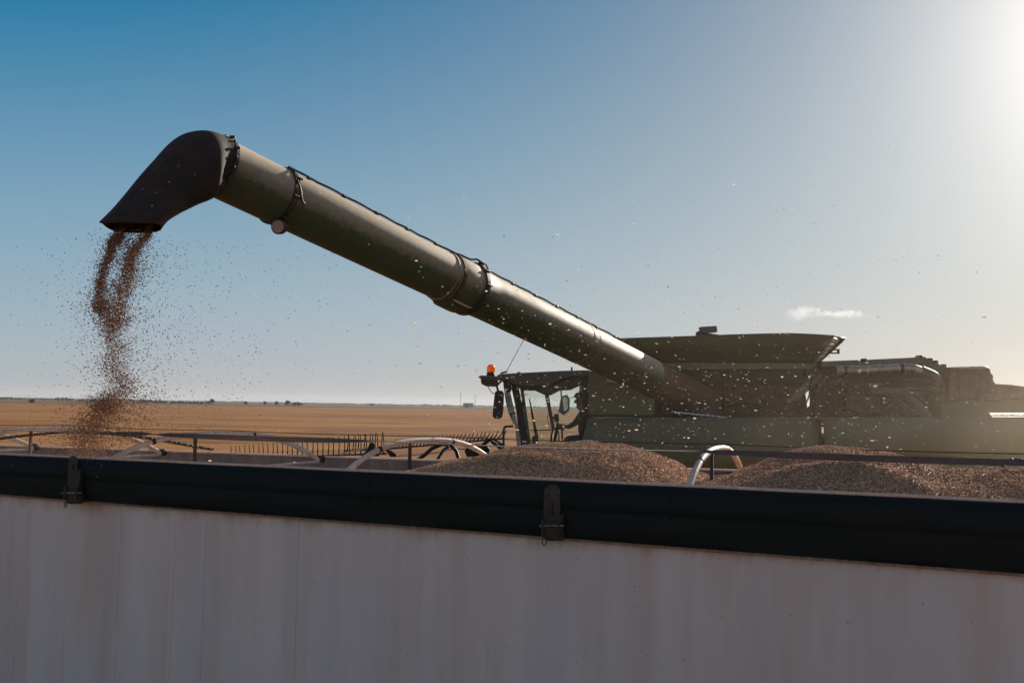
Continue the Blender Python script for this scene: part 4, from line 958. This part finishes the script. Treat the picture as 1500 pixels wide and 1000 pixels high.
plate('reel_bracket', [(528, 667), (538, 659), (541, 649), (546, 647.5), (550, 651), (548, 656), (556, 668), (545, 668)], 20.3)
plate('reel_bracket', [(557, 653), (562, 651.5), (568, 653), (567, 657), (574, 660), (585, 669), (572, 669), (566, 661), (558, 657)], 20.5)
pipe('reel_arm', [(600, 682), (622, 666), (632, 657), (648, 650), (660, 652), (668, 660), (676, 684)], 20.0, 2.8, reelm)
pipe('reel_arm', [(636, 680), (650, 658), (658, 654)], 19.9, 2.0, reelm)
pipe('reel_arm', [(684, 680), (700, 658), (715, 645), (722, 643), (735, 652), (752, 678)], 19.2, 2.8, reelm)
pipe('reel_arm', [(720, 646), (738, 660), (755, 668)], 18.9, 2.6, reelm)
plate('reel_cam', [(680, 660), (686, 653), (698, 650), (712, 651), (718, 658), (714, 668), (684, 669)], 19.3, .12)
poly('header_frame', [(330, 690), (760, 682), (760, 700), (330, 712)], 21.5, .3, green, combine)
poly('feeder_house', [(735, 668), (800, 664), (800, 720), (735, 735)], 18.6, 1.3, green, combine)
# wheels
for x, Y, r, wd_ in ((at(930, 700, 18).x, 18.0, 1.0, .7), (at(930, 700, 18).x, 21.0, 1.0, .7), (at(1480, 700, 18).x, 18.2, .72, .5), (at(1480, 700, 18).x, 20.8, .72, .5)):
    c = V((x, Y, r)); y_ = V((0, 1, 0)); mb = MB(); mb.tube([c-y_*wd_*.5, c-y_*wd_*.42, c+y_*wd_*.42, c+y_*wd_*.5], [r*.86, r, r, r*.86], 36); wh = mb.build('wheel', rubber, combine, ang=25)
    for k in range(24):
        a = 2*math.pi*k/24; p = c + V((math.cos(a)*r, 0, math.sin(a)*r))
    mb = MB(); mb.tube([c-y_*(wd_*.5+.01), c-y_*wd_*.3], [r*.52, r*.45], 24); mb.build('rim', mat('yellow_rim', (.5, .36, .05), .5, scale=6), wh)

# ------------------------------------------------------------------ far horizon: trees, hedges, masts, farmstead
leafm = mat('far_foliage', (.10, .10, .062), .9, scale=.6, col2=(.15, .13, .085))
barkm = mat('bark', (.08, .06, .045), .9, scale=3)
def tree(px, Y, h, w_, label, seed, group='lone trees on the horizon'):
    rnd = random.Random(seed); base = at(px, 600, Y); base.z = 0
    t = thing('tree', label, 'tree', base, group=group)
    mb = MB(); mb.tube([base, base+UP*h*.25, base+UP*h*.55+V((rnd.uniform(-.3, .3), 0, 0))], [.35, .28, .12], 7)
    for k in range(4):
        a = rnd.uniform(0, 6.3); mb.tube([base+UP*h*.3, base+UP*h*.6+V((math.cos(a)*w_*.3, math.sin(a)*w_*.3, 0))], [.14, .05], 5)
    mb.build('trunk', barkm, t); mb = MB()
    for k in range(26):
        a = rnd.uniform(0, 6.3); rr = rnd.uniform(0, 1)**.6*w_*.42; z = h*rnd.uniform(.32, .9); rr *= 1.1-abs(z/h-.6)*1.1
        c = base + V((math.cos(a)*rr, math.sin(a)*rr, z)); r = w_*rnd.uniform(.10, .2)
        for q in range(26):
            d_ = V((rnd.gauss(0, 1), rnd.gauss(0, 1), rnd.gauss(0, .8))).normalized()*r*rnd.uniform(.6, 1.1); s_ = r*.34; M_ = Matrix.Rotation(rnd.uniform(0, 6), 3, V((rnd.random(), rnd.random(), rnd.random()+.1)).normalized())
            mb.add([c+d_+M_@V(p)*s_ for p in ((-1, -.6, 0), (1, -.6, 0), (.8, .7, .2), (-.7, .8, 0))], [(0,1,2,3)])
    mb.build('crown', leafm, t, smooth=False)
tree(46, 620, 2.2, 3.9, 'small dark tree alone in the far field left of the grain stream', 1)
tree(311, 900, 5.1, 5.0, 'round dark tree tallest on the horizon right of the grain stream', 2)
tree(360, 1000, 3.4, 4.4, 'small tree just right of the round horizon tree', 3)
tree(388, 1000, 4.0, 3.9, 'leaning thin tree between two horizon clumps', 4)
tree(405, 980, 3.8, 4.4, 'bushy horizon tree beside the leaning thin one', 5)
tree(421, 970, 5.0, 5.5, 'taller bushy horizon tree at the right end of the row', 6)
tree(434, 1000, 2.9, 7.2, 'low wide horizon tree at the far right of the row', 8)
tree(545, 1500, 3.1, 6.1, 'faint tree near mid horizon left of the cab', 7)
def hedge(x0, x1, Y, h, seed):
    rnd = random.Random(seed); mb = MB(); a = at(x0, 600, Y); b_ = at(x1, 600, Y); n = int((b_.x-a.x)/2.2)
    for k in range(n):
        x = a.x + (b_.x-a.x)*rnd.random(); hh = h*(.45+.55*abs(noise.noise(V((x*.02, seed, 0)))*1.8)); c = V((x, Y+rnd.uniform(-15, 15), 0))
        for q in range(9):
            p = c + V((rnd.gauss(0, 2.2), rnd.gauss(0, 2), rnd.uniform(0, 1)*hh)); s_ = rnd.uniform(.7, 1.6); M_ = Matrix.Rotation(rnd.uniform(0, 6), 3, V((rnd.random(), rnd.random(), rnd.random()+.1)).normalized())
            mb.add([p+M_@V(v)*s_ for v in ((-1, -.7, 0), (1, -.6, 0), (.8, .7, .3), (-.7, .8, 0))], [(0,1,2,3)])
    return mb
allh = MB()
for a in ((60, 80, 1500, 3, 1), (84, 134, 1250, 4.2, 2), (205, 243, 1000, 3.4, 3), (247, 304, 1000, 3.0, 4), (150, 215, 1700, 3, 5), (425, 440, 1000, 2.5, 6), (300, 700, 2600, 4, 7), (-200, 60, 1800, 3.5, 8), (700, 1600, 2600, 6, 9), (0, 30, 1500, 3, 10)):
    h = hedge(*a); allh.add(h.v, h.f)
hd_ = allh.build('far_tree_line', leafm, None, smooth=False); tag(hd_, 'low dark line of distant trees and hedges along the horizon', 'tree line', kind='stuff')
for px, h in ((674.5, 24), (695.5, 22)):
    b_ = at(px, 600, 1600); b_.z = 0; t = thing('radio_mast', 'thin lattice mast on the horizon, %s of the pair left of the cab' % ('left' if px < 680 else 'right'), 'mast', b_, 'masts on the horizon')
    mb = MB()
    for a in (0, 2.09, 4.19): mb.tube([b_+V((math.cos(a)*.8, math.sin(a)*.8, 0)), b_+V((math.cos(a)*.25, math.sin(a)*.25, h))], .16, 4)
    for k in range(12):
        z0 = h*k/12; z1 = h*(k+1)/12; mb.tube([b_+V((.7, 0, z0)), b_+V((-.6, .2, z1))], .08, 4)
    mb.build('lattice', darkmetal, t)
b_ = at(686, 600, 1600); b_.z = 0; t = thing('farm_shed', 'pale low farm shed on the horizon between two masts', 'shed', b_)
mb = MB(); mb.box(b_+UP*2, (16, 9, 4)); mb.build('wall', mat('shed_wall', (.35, .33, .31), .7, scale=1), t)
mb = MB(); mb.prism([b_+V((-8.5, -5, 4)), b_+V((-8.5, 5, 4)), b_+V((-8.5, 0, 7))], V((17, 0, 0))); mb.build('roof', mat('shed_roof', (.22, .2, .19), .6, scale=1), t)
mb = MB(); mb.box(b_+V((-2, -4.53, 1.6)), (4, .1, 3.2)); mb.build('door', darkmetal, t)

# ------------------------------------------------------------------ small cloud low over the tank
def cloud(px0, px1, pyc, hpx, seed, dens):
    Y = 5200; c = at((px0+px1)/2, pyc, Y); L_ = (px1-px0)/FPX*Y; H_ = hpx/FPX*Y
    mb = MB(); rnd = random.Random(seed)
    mb.ball(c, .5, 14, (L_, L_*.5, H_)); m = bpy.data.materials.new('cloud_vapour'); m.use_nodes = True; t = m.node_tree; t.nodes.clear()
    o = nd(t, 'ShaderNodeOutputMaterial'); pv = nd(t, 'ShaderNodeVolumePrincipled'); pv.inputs['Color'].default_value = (1, 1, 1, 1); pv.inputs['Anisotropy'].default_value = .4
    tc = nd(t, 'ShaderNodeTexCoord'); vm = nd(t, 'ShaderNodeVectorMath', operation='SUBTRACT'); t.links.new(tc.outputs['Object'], vm.inputs[0]); vm.inputs[1].default_value = tuple(c)
    n = nd(t, 'ShaderNodeTexNoise'); n.inputs['Scale'].default_value = 1/(H_*.55); n.inputs['Detail'].default_value = 5; n.inputs['Roughness'].default_value = .62; t.links.new(vm.outputs[0], n.inputs['Vector'])
    dv = nd(t, 'ShaderNodeVectorMath', operation='DIVIDE'); t.links.new(vm.outputs[0], dv.inputs[0]); dv.inputs[1].default_value = (L_*.5, L_*.25, H_*.5)
    ln = nd(t, 'ShaderNodeVectorMath', operation='LENGTH'); t.links.new(dv.outputs[0], ln.inputs[0])
    f = nd(t, 'ShaderNodeMath', operation='SUBTRACT'); f.inputs[0].default_value = 1.0; t.links.new(ln.outputs['Value'], f.inputs[1])
    a = nd(t, 'ShaderNodeMath', operation='MULTIPLY_ADD'); t.links.new(n.outputs['Fac'], a.inputs[0]); a.inputs[1].default_value = 2.6; a.inputs[2].default_value = -1.62
    a2 = nd(t, 'ShaderNodeMath', operation='ADD'); t.links.new(a.outputs[0], a2.inputs[0]); t.links.new(f.outputs[0], a2.inputs[1])
    mr = nd(t, 'ShaderNodeMapRange'); mr.inputs['From Min'].default_value = .0; mr.inputs['From Max'].default_value = .5; mr.inputs['To Max'].default_value = dens; t.links.new(a2.outputs[0], mr.inputs['Value'])
    t.links.new(mr.outputs[0], pv.inputs['Density']); t.links.new(pv.outputs[0], o.inputs['Volume'])
    cl = mb.build('cloud', m, None); cl['kind'] = 'structure'; return cl
cloud(1142, 1206, 457, 30, 1, .006); cloud(1178, 1285, 460, 16, 2, .0045)

# ------------------------------------------------------------------ dust round the combine, also painting in lens glare and lifted darks
def dustveil(c, sz, dens, name, label):
    mb = MB(); mb.ball(c, 1.0, 12, sz); m = bpy.data.materials.new('dust_veil_air'); m.use_nodes = True; t = m.node_tree; t.nodes.clear()
    o = nd(t, 'ShaderNodeOutputMaterial'); pv = nd(t, 'ShaderNodeVolumePrincipled'); pv.inputs['Color'].default_value = (.95, .80, .60, 1); pv.inputs['Anisotropy'].default_value = .72
    tc = nd(t, 'ShaderNodeTexCoord'); vm = nd(t, 'ShaderNodeVectorMath', operation='SUBTRACT'); t.links.new(tc.outputs['Object'], vm.inputs[0]); vm.inputs[1].default_value = tuple(c)
    dv = nd(t, 'ShaderNodeVectorMath', operation='DIVIDE'); t.links.new(vm.outputs[0], dv.inputs[0]); dv.inputs[1].default_value = sz
    ln = nd(t, 'ShaderNodeVectorMath', operation='LENGTH'); t.links.new(dv.outputs[0], ln.inputs[0])
    mr = nd(t, 'ShaderNodeMapRange'); mr.interpolation_type = 'SMOOTHSTEP'; mr.inputs['From Min'].default_value = 1.0; mr.inputs['From Max'].default_value = .0; mr.inputs['To Max'].default_value = dens; t.links.new(ln.outputs['Value'], mr.inputs['Value'])
    t.links.new(mr.outputs[0], pv.inputs['Density']); t.links.new(pv.outputs[0], o.inputs['Volume'])
    d_ = mb.build(name, m, None); tag(d_, label, 'dust', kind='stuff'); return d_
dustveil(V((4.0, 14.4, 3.2)), (7.5, 2.6, 2.6), .0085, 'dust_veil', 'faint dust veil added to lift the darks of the cab and grain tank')
DUST = True
if DUST:
    dustveil(V((10.3, 15.4, 2.8)), (6.0, 4.4, 2.5), .022, 'dust_veil', 'warm sunlit dust and glare veil in front of the rear of the combine')

# ------------------------------------------------------------------ air between the camera and the far fields
def haze():
    mb = MB(); mb.box((0, 3400, 19), (7600, 7400, 42)); m = bpy.data.materials.new('haze'); m.use_nodes = True; t = m.node_tree; t.nodes.clear()
    o = nd(t, 'ShaderNodeOutputMaterial'); pv = nd(t, 'ShaderNodeVolumePrincipled'); pv.inputs['Color'].default_value = (.86, .90, .95, 1); pv.inputs['Anisotropy'].default_value = .35
    pv.inputs['Density'].default_value = .00007; t.links.new(pv.outputs[0], o.inputs['Volume'])
    h = mb.build('haze', m, None, smooth=False); h['kind'] = 'stuff'; h['label'] = 'thin haze softening the far fields and horizon trees'; h['category'] = 'haze'
haze()
